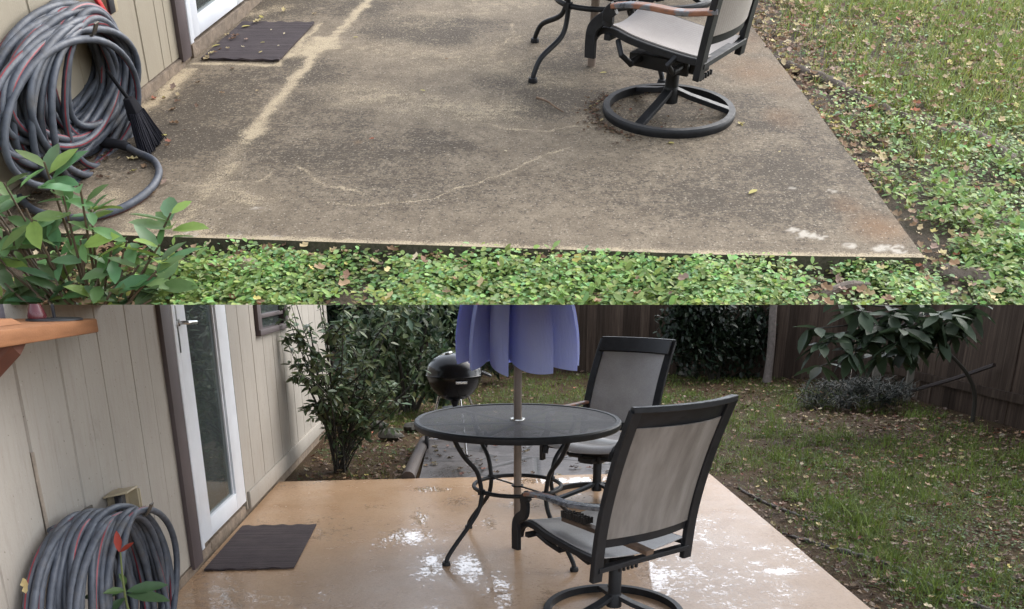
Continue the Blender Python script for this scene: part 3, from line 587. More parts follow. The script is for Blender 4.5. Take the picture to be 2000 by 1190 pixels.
t = NT('worn_arm'); n = t.noise(7, 4, .6); n2 = t.noise(40, 4, .7); k = t.math('ADD', n, t.math('MULTIPLY', n2, .25)); c = t.ramp(k, [(.44,(.016,.017,.02)),(.54,(.10,.105,.115)),(.60,(.14,.14,.15)),(.63,(.20,.085,.05)),(.72,(.26,.12,.07)),(.76,(.14,.14,.15))]); t.set(c, t.f(k,.5,.8,.25,.7), 0, .5); MAT_ARM = t.m
t = NT('lit_wet_fabric'); n = t.noise(6, 5, .65); n2 = t.noise(220, 2); t.set(t.mix(t.f(n2,.4,.6,.35,0), t.ramp(n, [(.3,(.30,.29,.285)),(.7,(.40,.39,.385))]), (.18,.17,.165)), .38, 0, .5); t.bump(n2, .3, .002); MAT_SLING_LIT = t.m  # wet gloss; sling colour lightened to stand in for light on it
def chair(label, loc, face, fr=LOW, seat=.42, arm=.63, foot=.285, post_top=1.02, lean=.17, w=.27, sling=None, ring=.31, group='swivel patio chairs', depth=.27, shift=(0,0), seat_m=None):
    """swivel sling chair; local +y is the way it faces"""
    rz = math.atan2(face[1], face[0])-pi/2
    o = thing('patio_chair', label, 'chair', (loc[0], loc[1], 0), rz, group, fr); sl = sling or MAT_SLING
    zt = post_top; hb = zt-seat
    # pedestal
    mb = MB(); mb.sweep([(ring*cos(a), ring*sin(a), .0) for a in np.linspace(0, 2*pi, 57)[:-1]], [(-.016,.0),(.012,.0),(.016,.014),(.016,.026),(.010,.034),(-.016,.034)], closed=True, up=(0,0,1)); build('base_ring', mb, MAT_FRAME, o)
    for a in (radians(-62), radians(58), radians(178)):
        mb = MB(); mb.bar([(.02*cos(a),.02*sin(a),.10),(.09*cos(a),.09*sin(a),.075),((ring-.03)*cos(a),(ring-.03)*sin(a),.028),((ring-.012)*cos(a),(ring-.012)*sin(a),.022)], .042, .02, up=(0,0,1)); build('base_spoke', mb, MAT_FRAME, o)
    mb = MB(); mb.lathe([(0,.05),(.027,.05),(.030,.06),(.030,seat-.14),(.026,seat-.135),(.026,seat-.09),(0,seat-.09)], 20); mb.lathe([(0,.045),(.036,.05),(.036,.10),(.03,.115),(0,.115)], 20); build('pedestal', mb, MAT_FRAME, o)
    # spring rocker plate
    mb = MB(); zc = seat-.105
    mb.box((0,0,zc),(.16,.20,.012)); mb.box((0,.0,zc-.025),(.10,.34,.035)); mb.box((.075,0,zc-.02),(.02,.26,.05)); mb.box((-.075,0,zc-.02),(.02,.26,.05))
    mb.tube([(-.17,-.10,zc-.01),(.17,-.10,zc-.01)], .016, 10); mb.tube([(-.17,.10,zc-.01),(.17,.10,zc-.01)], .016, 10)
    for sx in (-1,1): mb.tube([(sx*.17,-.10,zc-.01),(sx*.22,-.10,zc+.03),(sx*(w-.02),-.12,seat-.045)], .012, 8); mb.tube([(sx*.17,.10,zc-.01),(sx*.22,.12,zc+.03),(sx*(w-.02),.16,seat-.035)], .012, 8)
    for i in range(5): mb.box((-.05+i*.025,-.18,zc-.05),(.012,.012,.02)); 
    build('rocker_mechanism', mb, MAT_FRAME, o, bevel=.002)
    # seat: side rails follow a waterfall curve; sling between
    prof = [(-depth+.0, seat-.045), (-.18, seat-.045), (-.05, seat-.035), (.09, seat-.018), (.18, seat+.002), (.235, seat+.0), (.275, seat-.03), (.292, seat-.075)]
    ps = spline([(0,y,z) for y, z in prof], 5)
    for sx in (-1,1):
        mb = MB(); mb.bar([(sx*(w-.022), p.y, p.z-.008) for p in ps], .026, .03, up=(1,0,0)); build('seat_rail', mb, MAT_FRAME, o)
    mb = MB(); mb.grid([[(-(w-.03)+2*(w-.03)*i/12, p.y, p.z+.006-.022*sin(pi*i/12)) for p in ps[:-4]] for i in range(13)], solid=-.004); build('seat_sling', mb, seat_m or MAT_SLING_LIT, o)
    # posts and backrest
    def post(q):   # q 0..1 from foot to top
        z = foot+(zt-foot)*q; h = max(0, (z-seat)/hb); return Vector((0, -depth-.008-.05*h-lean*h**1.7+.012*max(0,(seat-z))/.14, z))
    for sx in (-1,1):
        mb = MB(); mb.bar([post(i/16)+Vector((sx*w,0,0)) for i in range(17)], .028, .052, up=(1,0,0)) ; build('back_post', mb, MAT_FRAME, o)
    def back(h, off=0): return Vector((0, -depth-.008-.05*h-lean*h**1.7+off, seat+hb*h))
    bow = lambda u: -.06*(1-(2*u-1)**2)
    U = [i/12 for i in range(13)]
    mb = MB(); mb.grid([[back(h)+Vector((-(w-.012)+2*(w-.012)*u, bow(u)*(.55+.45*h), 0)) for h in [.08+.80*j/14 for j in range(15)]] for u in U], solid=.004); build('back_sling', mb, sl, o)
    mb = MB(); mb.grid([[back(h)+Vector((-(w+.004)+2*(w+.004)*u, bow(u)*(.55+.45*h)+.012, 0)) for h in (.865,.9,.96,.995,1.0)] for u in U], solid=.022); mb.bar([back(1.0)+Vector((-(w+.014)+2*(w+.014)*u, bow(u)+.0, .006)) for u in U], .034, .022, up=(0,0,1)); build('top_rail', mb, MAT_FRAME, o)
    mb = MB(); mb.grid([[back(h)+Vector((-(w-.012)+2*(w-.012)*u, bow(u)*.6+.006, 0)) for h in (.015,.05,.085,.105)] for u in U], solid=.014); build('lower_rail', mb, MAT_FRAME, o)
    mb = MB(); mb.bar([(-w,-depth+.0,foot+.05),(w,-depth+.0,foot+.05)], .04, .022, up=(0,0,1)); build('rear_crossbar', mb, MAT_FRAME, o)
    mb = MB(); mb.bar([(-w-.005,.20,foot+.085),(w+.005,.20,foot+.085)], .03, .022, up=(0,0,1)); build('front_crossbar', mb, MAT_FRAME, o)
    # arms with S-shaped front support
    for sx in (-1,1):
        ap = spline([(sx*(w+.0), -depth-.02-.02, arm-.02),(sx*(w+.045),-.15,arm-.032),(sx*(w+.055),-.02,arm-.030),(sx*(w+.045),.08,arm-.038),(sx*(w+.03),.165,arm-.055)], 6)
        mb = MB(); mb.bar(ap, .046, .018, up=(0,0,1), ch=.35); build('armrest', mb, MAT_ARM, o)
        fp = spline([(sx*(w+.03),.160,arm-.062),(sx*(w+.03),.186,arm-.085),(sx*(w+.024),.190,arm-.115),(sx*(w+.018),.205,seat+.05),(sx*(w+.012),.252,seat+.018),(sx*(w+.012),.272,seat-.02),(sx*(w+.012),.272,foot)], 6)
        mb = MB(); mb.bar(fp, .048, .022, up=(1,0,0), ch=.2) ; build('arm_support', mb, MAT_FRAME, o)
    for ch in o.children:
        if not ch.name.startswith(('base_', 'pedestal')): ch.location = (shift[0], shift[1], 0)
    return o
near = chair('dark sling patio chair seen from behind, with a scrub brush on its seat', (.64,3.47), (-.55,.835), lean=.125, post_top=1.015, shift=(-.01,.09))
far = chair('dark sling patio chair facing the camera behind the mesh table on the wet tan patio', (.87,5.58), (-.60,-.80), lean=.22, post_top=1.04, sling=MAT_SLING_LIT)  # back sling takes the lightened fabric, so the shaded back looks lit
chair('dark sling patio chair standing in front on the weathered grey patio', (.577,4.085), (-.84,.54), fr=UP, seat=.36, arm=.515, foot=.25, post_top=.85, lean=.03, sling=MAT_SLING_UP, ring=.287, w=.205, shift=(-.06,0), depth=.235, seat_m=MAT_SLING_UP)
chair('second patio chair on the weathered patio, only its base ring in view behind the other', (.73,5.98), (-.56,-.83), fr=UP, seat=.36, arm=.505, foot=.25, post_top=.85, lean=.14, sling=MAT_SLING_UP, ring=.28, seat_m=MAT_SLING_UP)

# ---- scrub brush on the near chair's seat
b = thing('scrub_brush', 'wooden handled scrub brush lying on the seat of the near chair', 'brush', (.56,3.37,.425), math.atan2(3.15-3.575, .72-.40))
MAT_BRUSHWOOD = plain('worn_wood', (.095,.062,.042), .6, .5, 20, .3, 80)
mb = MB(); mb.bar([(-.24,0,.02),(-.05,0,.012),(.05,0,.008),(.27,0,-.012)], .045, .02, up=(0,0,1), ch=.3); build('wooden_handle', mb, MAT_BRUSHWOOD, b)
mb = MB(); R = random.Random(8)
for i in range(9):
    for j in range(4): mb.tube([(-.235+i*.018,-.02+j*.0133,.03),(-.237+i*.018+R.uniform(-.004,.004),-.021+j*.0142,.055+R.uniform(0,.006))], [.008,.006], 5)
build('bristles', mb, plain('dark_bristles', (.022,.017,.015), .8, .3), b)['kind'] = 'stuff'

# ================================================================== TABLES
t = NT('perforated_steel'); wv = t.n('ShaderNodeTexVoronoi', distance='CHEBYCHEV'); wv.inputs['Scale'].default_value = 170; wv.inputs['Randomness'].default_value = 0; t.l(t.tc.outputs['Object'], wv.inputs['Vector'])
tr = t.n('ShaderNodeBsdfTransparent'); mx = t.n('ShaderNodeMixShader'); n = t.noise(14, 4)
t.set(t.ramp(n, [(.3,(.032,.028,.028)),(.7,(.058,.051,.051))]), .6, 0, .3)
t.l(t.f(wv.outputs['Distance'], .16, .20, 0, 1), mx.inputs[0]); t.l(tr.outputs[0], mx.inputs[1]); t.l(t.b.outputs[0], mx.inputs[2]); t.l(mx.outputs[0], t.t.nodes['Material Output'].inputs['Surface']); MAT_MESH = t.m
def table(label, loc, R=.56, zt=.74, rfoot=.49, ring_r=.245, ring_z=.37, a0=35, fr=LOW, foot_r=None):
    o = thing('patio_table', label, 'table', (loc[0], loc[1], 0), 0, None, fr)
    mb = MB(); mb.lathe([(.03,zt+.001),(.2,zt+.001),(R-.018,zt+.001)], 72); build('mesh_top', mb, MAT_MESH, o)
    mb = MB(); mb.sweep([((R-.012)*cos(a), (R-.012)*sin(a), zt-.012) for a in np.linspace(0, 2*pi, 91)[:-1]], [(-.014,-.02),(.012,-.02),(.017,-.012),(.017,.010),(.010,.018),(-.010,.018),(-.014,.012)], closed=True, up=(0,0,1)); build('rim', mb, MAT_FRAME, o)
    for k in range(3):
        a = radians(a0+30+60*k); mb = MB(); mb.bar([(-(R-.03)*cos(a),-(R-.03)*sin(a),zt-.017),((R-.03)*cos(a),(R-.03)*sin(a),zt-.017)], .028, .006, up=(0,0,1)); build('under_strap', mb, MAT_FRAME, o)
    mb = MB(); mb.lathe([(.026,zt-.01),(.026,zt+.008),(.040,zt+.008),(.042,zt+.004),(.042,zt-.01)], 24); build('pole_collar', mb, MAT_STEEL, o)
    mb = MB(); mb.tube([(ring_r*cos(a), ring_r*sin(a), ring_z) for a in np.linspace(0, 2*pi, 57)[:-1]], .0115, 10, closed=True); build('lower_ring', mb, MAT_FRAME, o)
    a = radians(a0+90); mb = MB(); mb.tube([(-ring_r*cos(a),-ring_r*sin(a),ring_z),(-.03*cos(a),-.03*sin(a),ring_z)], .005, 6); mb.tube([(.03*cos(b),.03*sin(b),ring_z) for b in np.linspace(0,2*pi,17)[:-1]], .005, 6, closed=True); mb.tube([(.03*cos(a),.03*sin(a),ring_z),(ring_r*cos(a),ring_r*sin(a),ring_z)], .005, 6); build('cross_wire', mb, MAT_FRAME, o)
    for k in range(4):
        a = radians(a0+90*k); ca, sa = cos(a), sin(a); pr = lambda r, z: (r*ca, r*sa, z)
        mb = MB(); mb.tube(spline([pr(R-.13,zt-.02),pr(R-.145,zt-.07),pr(R-.20,zt-.16),pr(ring_r+.035,ring_z+.12),pr(ring_r+.008,ring_z+.03),pr(ring_r+.005,ring_z-.03),pr(ring_r+.04,ring_z-.12),pr(rfoot-.06,.10),pr(rfoot-.012,.045),pr(rfoot,.012)], 6), .0125, 10)
        mb.box(pr(ring_r+.004,ring_z),(.03,.03,.03), Matrix.Rotation(a,3,'Z')); mb.box(pr(R-.115,zt-.025),(.06,.024,.02), Matrix.Rotation(a,3,'Z')); lg = build('leg', mb, MAT_FRAME, o)
        mb = MB(); mb.lathe([(0,0),(.023,0),(.024,.006),(.020,.02),(0,.022)], 16, pr(rfoot,0)); build('foot_cap', mb, MAT_FRAME, lg)
    return o
table('round black mesh patio table standing on the wet tan patio', (.25,4.48))
table('dark patio table on the weathered patio, only its legs and lower ring in view', (.265,4.80), zt=.60, rfoot=.45, ring_r=.215, ring_z=.285, a0=45, fr=UP, R=.52)

# ================================================================== UMBRELLAS
t = NT('blue_canvas'); n = t.noise(3, 4); n2 = t.noise(350, 2); c = t.ramp(n, [(.3,(.52,.60,.93)),(.7,(.66,.73,.97))]); t.set(t.mix(t.f(n2,.35,.65,.25,0), c, (.3,.32,.7)), .8, 0, .2); n4 = t.noise(16, 4, .7, stretch=(1,1,.22)); t.bump(t.math('ADD', t.math('MULTIPLY', n4, 1.6), t.math('MULTIPLY', n2, .12)), .5, .02); tl = t.n('ShaderNodeBsdfTranslucent'); tl.inputs['Color'].default_value = (.55,.60,.97,1); mx = t.n('ShaderNodeMixShader'); mx.inputs[0].default_value = .5; t.l(t.b.outputs[0], mx.inputs[1]); t.l(tl.outputs[0], mx.inputs[2]); t.l(mx.outputs[0], t.t.nodes['Material Output'].inputs['Surface']); MAT_CANVAS = t.m
MAT_POLE = plain('bronze_pole', (.20,.155,.125), .45, .2, 12)
def umbrella(label, loc, hem, rh, top, fr=LOW, pole_top=2.2):
    o = thing('patio_umbrella', label, 'umbrella', (loc[0], loc[1], 0), 0, None, fr)
    mb = MB(); mb.tube([(0,0,.0),(0,0,pole_top)], .0215, 20); build('pole', mb, MAT_POLE, o)
    NF = 11; K = 24; rows = []; RU = random.Random(9); ph = [RU.uniform(-.12,.12) for _ in range(NF+1)]; wd = [RU.uniform(.8,1.2) for _ in range(NF)]; zz = [RU.uniform(-.035,.03) for _ in range(NF)]
    tot = sum(wd); st = [2*pi*sum(wd[:k])/tot+.55 for k in range(NF+1)]
    for j in range(26):
        v = j/25; row = []; R0 = rh*(1-.84*v**2.0)*(1+.02*sin(v*9))
        for k in range(NF):
            w = st[k+1]-st[k]; inr = .52+.10*ph[k]+.10*v
            for i in range(K):
                q = i/K
                if q < .80: t_ = q/.80; r = R0*(inr+(1-inr)*t_**.75); a = st[k]+w*(1.22*t_); hem_ = .05*(1-t_)**2-.015*t_+.03*sin(pi*t_)*ph[k]*5
                else: t_ = (q-.80)/.20; r = R0*(1-(1-inr)*t_**.8); a = st[k]+w*(1.22-.22*t_); hem_ = -.012+.057*t_**2
                r += .008*sin(a*9+v*5+k)*(1-.5*v)
                row.append((r*cos(a), r*sin(a), hem+(top-hem)*v+(1-v)**3*(hem_+zz[k])))
        row.append(row[0]); rows.append(row)
    cols = list(map(list, zip(*rows))); mb = MB(); mb.grid(cols, solid=.003); build('canopy', mb, MAT_CANVAS, o, smooth=70)
    mb = MB(); mb.lathe([(0,pole_top),(.03,pole_top),(.03,pole_top+.03),(.012,pole_top+.07),(0,pole_top+.08)], 20); build('finial', mb, MAT_POLE, o)
    return o
umbrella('closed blue canvas umbrella through the mesh table on the wet tan patio', (.25,4.47), 1.055, .345, 1.9, pole_top=1.95)
umbrella('tan umbrella pole through the table on the weathered patio', (.245,4.74), 1.25, .3, 1.9, fr=UP, pole_top=1.95)

# ================================================================== KETTLE GRILL
g = thing('kettle_grill', 'black kettle charcoal grill on a wheeled stand beyond the wet patio', 'grill', (-.15,7.4,-.03)); gr = .245; gz = .665
t = NT('black_enamel'); t.set((.007,.007,.008), .22, 0, .4); MAT_ENAMEL = t.m
mb = MB(); mb.lathe([(0,-.215),(.05,-.212),(.11,-.19),(.17,-.145),(.215,-.085),(.238,-.03),(.243,-.002),(.250,.0),(.250,.006),(.240,.006),(.238,-.01),(.21,-.08),(.1,-.18),(0,-.2)], 48, (0,0,gz)); build('bowl', mb, MAT_ENAMEL, g)
mb = MB(); mb.lathe([(.252,.008),(.254,.014),(.250,.02),(.244,.06),(.222,.11),(.18,.153),(.12,.182),(.05,.196),(0,.198),(0,.19),(.12,.175),(.2,.12),(.238,.06),(.244,.008),(.252,.008)], 48, (0,0,gz)); ld = build('lid', mb, MAT_ENAMEL, g)
mb = MB(); mb.lathe([(0,.012),(.045,.011),(.05,.0),(0,0)], 24, (-.06,.0,gz+.193), Matrix.Rotation(radians(-16),3,'Y')); build('lid_vent', mb, MAT_STEEL, ld)
mb = MB(); mb.bar(spline([(.24,.04,gz+.035),(.30,.04,gz+.01),(.315,0,gz+.0),(.30,-.04,gz+.01),(.24,-.04,gz+.035)],5), .03, .02); build('lid_handle', mb, MAT_BLACKP, ld)
mb = MB(); mb.bar([(.02,-.235,gz-.028),(.02,-.265,gz-.028),(.11,-.255,gz-.028),(.11,-.225,gz-.028)], .02, .02, up=(0,0,1)); build('bowl_handle', mb, MAT_STEEL, g)
mb = MB(); mb.lathe([(0,0),(.10,.006),(.115,.02),(.11,.022),(0,.012)], 32, (0,0,.37)); mb.lathe([(.012,.38),(.03,.42),(.045,.46),(.012,.46)], 16); build('ash_catcher', mb, MAT_BLACKP, g)
for pt, m in (([(.05,-.12,.475),(.075,-.22,.25),(.10,-.33,.0)], MAT_STEEL), ([(-.14,.0,.49),(-.20,.06,.28),(-.235,.09,.10)], MAT_STEEL), ([(.12,.08,.49),(.19,.11,.28),(.235,.13,.10)], MAT_STEEL)):
    mb = MB(); mb.tube(pt, .0115, 10); lg = build('leg', mb, m, g)
    if pt[2][2] == 0: mb = MB(); mb.lathe([(0,-.005),(.0145,-.005),(.0145,.03),(0,.03)], 12, (.10,-.332,.0)); build('foot_cap', mb, MAT_BLACKP, lg)
mb = MB(); mb.tube([(-.285,.09,.082),(.30,.13,.082)], .006, 8); build('axle', mb, MAT_STEEL, g)
for wx, wy in ((-.265,.09),(.275,.13)):
    mb = MB(); mb.lathe([(.0,-.018),(.03,-.018),(.05,-.012),(.07,-.018),(.08,-.012),(.082,0),(.08,.012),(.07,.018),(.05,.012),(.03,.018),(0,.018)], 28, (wx,wy,.082), Matrix.Rotation(pi/2,3,'Y')); build('wheel', mb, MAT_BLACKP, g)
mb = MB(); mb.tube([(-.17,.03,.25),(.17,.1,.25),(.065,-.2,.25)], .004, 6, closed=True); build('wire_shelf', mb, MAT_STEEL, g)

# ================================================================== FENCES
t = NT('wet_fence_boards'); tc = t.tc.outputs['Object']; sep = t.n('ShaderNodeSeparateXYZ'); t.l(tc, sep.inputs[0])
n1 = t.noise(3, 6, .7, stretch=(9,9,.35)); n2 = t.noise(30, 5, .7, stretch=(4,4,.12)); a = t.attr('tint')
c = t.ramp(n1, [(.3,(.040,.026,.019)),(.55,(.086,.060,.044)),(.75,(.145,.108,.082))]); c = t.mix(t.f(n2,.4,.7,.5,0), c, (.022,.016,.014)); c = t.mix(1.0, c, t.n('ShaderNodeCombineColor').outputs[0], 'MIX') if False else c
mm = t.n('ShaderNodeVectorMath', operation='SCALE'); t.l(c, mm.inputs[0]); t.l(a, mm.inputs['Scale']); t.set(mm.outputs[0], .8, 0, .12); t.bump(n2, .4, .006); MAT_FENCE = t.m
def fence(label, A, B, h, bw=.14, seed=1, inward=1):
    A, B = Vector(A), Vector(B); L = (B-A).length; d = (B-A).normalized(); nrm = Vector((-d.y, d.x, 0))*inward
    f = thing('wood_fence', label, 'fence', A, math.atan2(d.y, d.x)); R = random.Random(seed)
    mb = MB(); x = 0
    while x < L:
        w = bw+R.uniform(-.006,.006); off = R.uniform(-.004,.004); mb.box((x+w/2, off+(.006 if int(x*100)%2 else -.006), h/2-.05+R.uniform(-.01,.01)), (w+R.uniform(.004,.008), .016, h), Matrix.Rotation(R.uniform(-.002,.002),3,'Y'), tint=R.uniform(.6,1.3)); x += w
    build('board_panel', mb, MAT_FENCE, f, smooth=0)
    for z in (.3, h-.35):
        mb = MB(); mb.box((L/2, -.045*inward, z), (L, .04, .09), tint=.8); build('rail', mb, MAT_FENCE, f, smooth=0)
    return f
fence('dark weathered board fence across the far end of the wet yard', (-6,16.1,-.05), (5.74,12.45,-.05), 1.55, .14, 2, -1)
fence('dark weathered board fence along the right side of the wet yard', (5.78,12.4,-.05), (5.78,3.6,-.05), 1.75, .14, 3, 1)

# ================================================================== PLANTS
MAT_LEAF_SHRUB = leafmat('shrub_leaf', (.115,.165,.085), .42, .3, .3)
MAT_LEAF_DARK = leafmat('evergreen_leaf', (.018,.034,.016), .45, .15, .4)
MAT_LEAF_MAG = leafmat('magnolia_leaf', (.040,.062,.034), .5, .25, .25)
MAT_LEAF_BRIGHT = leafmat('glossy_leaf', (.125,.195,.092), .34, .35, .4)
MAT_LEAF_COVER = leafmat('cover_leaf', (.28,.40,.145), .5, .35, .3)
MAT_GRASS_UP = leafmat('grass_blade', (.27,.36,.11), .5, .3, .4)
MAT_GRASS_LOW = leafmat('wet_grass_blade', (.138,.195,.064), .55, .3, .2)
MAT_DRY = leafmat('fallen_leaf', (1,1,1), .7, .1, .3); MAT_DRYWET = leafmat('wet_fallen_leaf', (1,1,1), .5, .1, .25)
MAT_BARK = plain('bark', (.055,.043,.034), .85, .4, 25, .8, 60, dist=.01); MAT_BARK_GREY = plain('grey_bark', (.15,.125,.11), .85, .4, 20, .8, 50, dist=.01)
MAT_STEM = plain('green_brown_stem', (.085,.060,.036), .6, .3, 30); MAT_STEM_DARK = plain('dark_stem', (.030,.026,.020), .7, .3, 30)

def stems_and_leaves(root, stems, nleaf, size, droop, mleaf, mstem, r0=.011, lo=.25, tmpl=LEAF_OVAL, fr=LOW, seed=1, org=(0,0,0), width=1.0, part='foliage', tv=(.55,1.35), cut=False):
    R = np.random.default_rng(seed); mb = MB(); pos=[]; yaw=[]
    for P in stems:
        q = spline(P, 8); n = len(q); mb.tube([p-Vector(org) for p in q], [r0*(1-.8*i/(n-1)) for i in range(n)], 6)
        for k in range(nleaf):
            u = lo+(1-lo)*R.random()**.8; f = u*(n-1); i = min(int(f), n-2); p = q[i].lerp(q[i+1], f-i); pos.append((p.x,p.y,p.z)); yaw.append(R.random()*2*pi)
    build('stem', mb, mstem, root, fr=fr)
    N = len(pos); sz = size*R.uniform(.6,1.25,N); S3 = np.stack([sz*width, sz, sz], 1)
    leaves(part, tmpl, np.array(pos), np.array(yaw), R.uniform(-.9,.6,N)-droop, R.uniform(-.7,.7,N), S3, R.uniform(*tv,N)[:,None]*np.array([1,1,1])*np.stack([R.uniform(.85,1.3,N), np.ones(N), R.uniform(.8,1.2,N)],1), mleaf, root, org=org, cut=cut)

# tall shrub between the house wall and the patio's end
R = random.Random(21); st = []
bx, by = -1.10, 6.72
for i in range(34):
    a = R.uniform(0,2*pi); s = R.uniform(.15,.70); h = R.uniform(.5,1.6); ex = bx+s*cos(a)*1.15+.10; ey = by+s*sin(a)*.7+.1
    ex = max(ex, -1.42)
    st.append([(bx+R.uniform(-.05,.05), by+R.uniform(-.05,.05), -.06), (bx+(ex-bx)*.35, by+(ey-by)*.35, h*.4), (bx+(ex-bx)*.8, by+(ey-by)*.8, h*.78), (ex, ey, h)])
    for j in range(2):
        f = R.uniform(.35,.75); b0 = Vector((bx+(ex-bx)*f*.8, by+(ey-by)*f*.8, h*f)); a2 = R.uniform(0,2*pi); l = R.uniform(.15,.35); e = b0+Vector((l*cos(a2), l*sin(a2)*.7, R.uniform(.02,.22))); e.x = max(e.x, -1.43); st.append([b0, b0.lerp(e,.5)+Vector((0,0,.03)), e])
sh = thing('leafy_shrub', 'tall green leafy shrub growing against the beige wall beyond the patio', 'shrub', (bx,by,-.06))
stems_and_leaves(sh, st, 22, .078, .1, MAT_LEAF_SHRUB, MAT_STEM_DARK, .0075, .10, seed=4, org=(bx,by,-.06), width=.85)

def mound(name, label, c, rad, h, n, size, mat, seed, tmpl=LEAF_OVAL, trunk=2, tv=(.4,1.3), droop=.3, cat='shrub'):
    R = np.random.default_rng(seed); o = thing(name, label, cat, c); mb = MB(); ru = random.Random(seed)
    lumps = [(ru.uniform(-.6,.6)*rad[0], ru.uniform(-.6,.6)*rad[1], ru.uniform(.25,.85)*h, ru.uniform(.3,.55)) for _ in range(9)]
    for lx, ly, lz, lr in lumps[:trunk+4]: mb.tube(spline([(lx*.15,ly*.15,-.05),(lx*.5,ly*.5,lz*.5),(lx,ly,lz)],4), [.03*(1-.07*i) for i in range(9)], 6)
    build('stem', mb, MAT_STEM_DARK, o)
    pos = []
    for i in range(n):
        lx, ly, lz, lr = lumps[i % len(lumps)]; v = R.normal(size=3); v /= np.linalg.norm(v); q = lr*R.random()**.35*min(1.0,.8+.4*R.random())
        pos.append((lx+v[0]*q*rad[0]*1.1, ly+v[1]*q*rad[1]*1.1, max(.0, lz+v[2]*q*h*.75)))
    pos = np.array(pos); sz = size*R.uniform(.6,1.3,n); tt = R.uniform(*tv,n)
    leaves('foliage', tmpl, pos, R.uniform(0,2*pi,n), R.uniform(-1,.5,n)-droop, R.uniform(-.8,.8,n), sz, np.stack([tt*R.uniform(.8,1.25,n), tt, tt*R.uniform(.8,1.2,n)],1), mat, o)
    return o
mound('evergreen_shrub', 'dense dark evergreen shrub in front of the far fence, right of the chairs', (3.75,12.55,-.05), (1.0,.5), 1.6, 5500, .095, MAT_LEAF_DARK, 31, tv=(.3,1.0))
mound('evergreen_shrub', 'loose green shrub behind the kettle grill', (-.75,9.8,-.05), (.75,.7), 1.5, 3200, .11, MAT_LEAF_SHRUB, 32, tv=(.35,1.1))
mound('evergreen_shrub', 'dark feathery shrub by the far fence, left of the blue umbrella', (-.2,12.2,-.05), (1.2,.7), 1.7, 4200, .12, MAT_LEAF_DARK, 33, tv=(.5,1.8))
mound('evergreen_shrub', 'dark shrub in the far left corner behind the tall leafy shrub', (-2.1,12.6,-.05), (1.2,.8), 1.8, 3500, .12, MAT_LEAF_DARK, 34)
mound('low_bush', 'low dark bush under the magnolia branches', (4.55,9.7,-.05), (.7,.45), .34, 4200, .10, MAT_LEAF_DARK, 35, BLADE, tv=(.12,.5), trunk=-2)
tr = thing('slim_tree', 'slim grey tree trunk standing before the far fence', 'tree', (4.42,12.25,-.05))
mb = MB(); mb.tube(spline([(0,0,0),(.01,.0,.5),(-.015,0,1.1),(.0,0,1.75)],5), [.075,.065,.06,.058,.057,.056,.056,.055,.055,.054,.054,.053,.053,.052,.05,.05], 12); build('trunk', mb, MAT_BARK_GREY, tr)

# magnolia leaning out from the right fence
mg = thing('magnolia_tree', 'magnolia with big dark glossy leaves leaning out from the right fence', 'tree', (5.50,8.75,-.05)); mo = (5.50,8.75,-.05)
mb = MB(); V = Vector
trunk = [V((5.50,8.75,-.05)),V((5.44,8.7,.25)),V((5.25,8.62,.5)),V((4.95,8.55,.74)),V((4.7,8.45,.95)),V((4.5,8.4,1.2))]
q = spline(trunk,6); mb.tube([p-V(mo) for p in q], [.024*(1-.55*i/(len(q)-1)) for i in range(len(q))], 9); build('trunk', mb, MAT_STEM_DARK, mg)
tips = [(4.0,7.7,1.0,10),(4.55,8.1,1.15,11),(4.35,7.7,1.15,11),(3.3,7.9,.85,8),(3.75,7.9,.9,10),(4.15,7.8,.95,11),(4.45,7.85,.95,10),(4.2,8.0,.80,9),(3.95,7.85,1.12,11),(3.5,7.95,.95,9),(4.75,8.1,1.02,10),(3.85,7.95,1.02,12),(3.60,7.85,.78,12),(3.22,8.0,.99,8),(4.30,8.0,1.02,12),(4.08,8.1,1.18,11),(4.62,7.9,1.12,12),(4.0,8.1,.74,10),(3.42,8.1,.62,7),(3.68,8.0,1.16,11),(4.85,8.0,1.22,11),(4.4,8.25,.82,9),(3.55,8.2,1.3,9),(4.3,8.2,1.35,9),(3.95,7.7,.88,10)]
mb = MB(); pos=[]; yw=[]; pt=[]; R = np.random.default_rng(6)
for x, y, z, n in tips:
    k = min(range(len(q)), key=lambda i: (q[i]-V((x+.5,y,z-.05))).length); a = q[k]; b = V((x,y,z)); md = a.lerp(b,.5)+V((0,0,-.06)); br = spline([a, md, b],6)
    mb.tube([p-V(mo) for p in br], [.016*(1-.65*i/(len(br)-1)) for i in range(len(br))], 7)
    d = (b-md).normalized(); base = math.atan2(d.y, d.x)-pi/2
    for i in range(n): pos.append(b-d*R.uniform(0,.14)); yw.append(2*pi*i/n+R.uniform(-.3,.3)); pt.append(R.uniform(-1.1,.15))
build('branch', mb, MAT_STEM_DARK, mg); N = len(pos); sz = R.uniform(.22,.33,N)
leaves('crown', LEAF_OVAL, np.array([tuple(p) for p in pos]), np.array(yw), np.array(pt), R.uniform(-.5,.5,N), np.stack([sz*.85,sz,sz],1), R.uniform(.6,1.5,N)[:,None]*np.ones(3), MAT_LEAF_MAG, mg, org=mo)

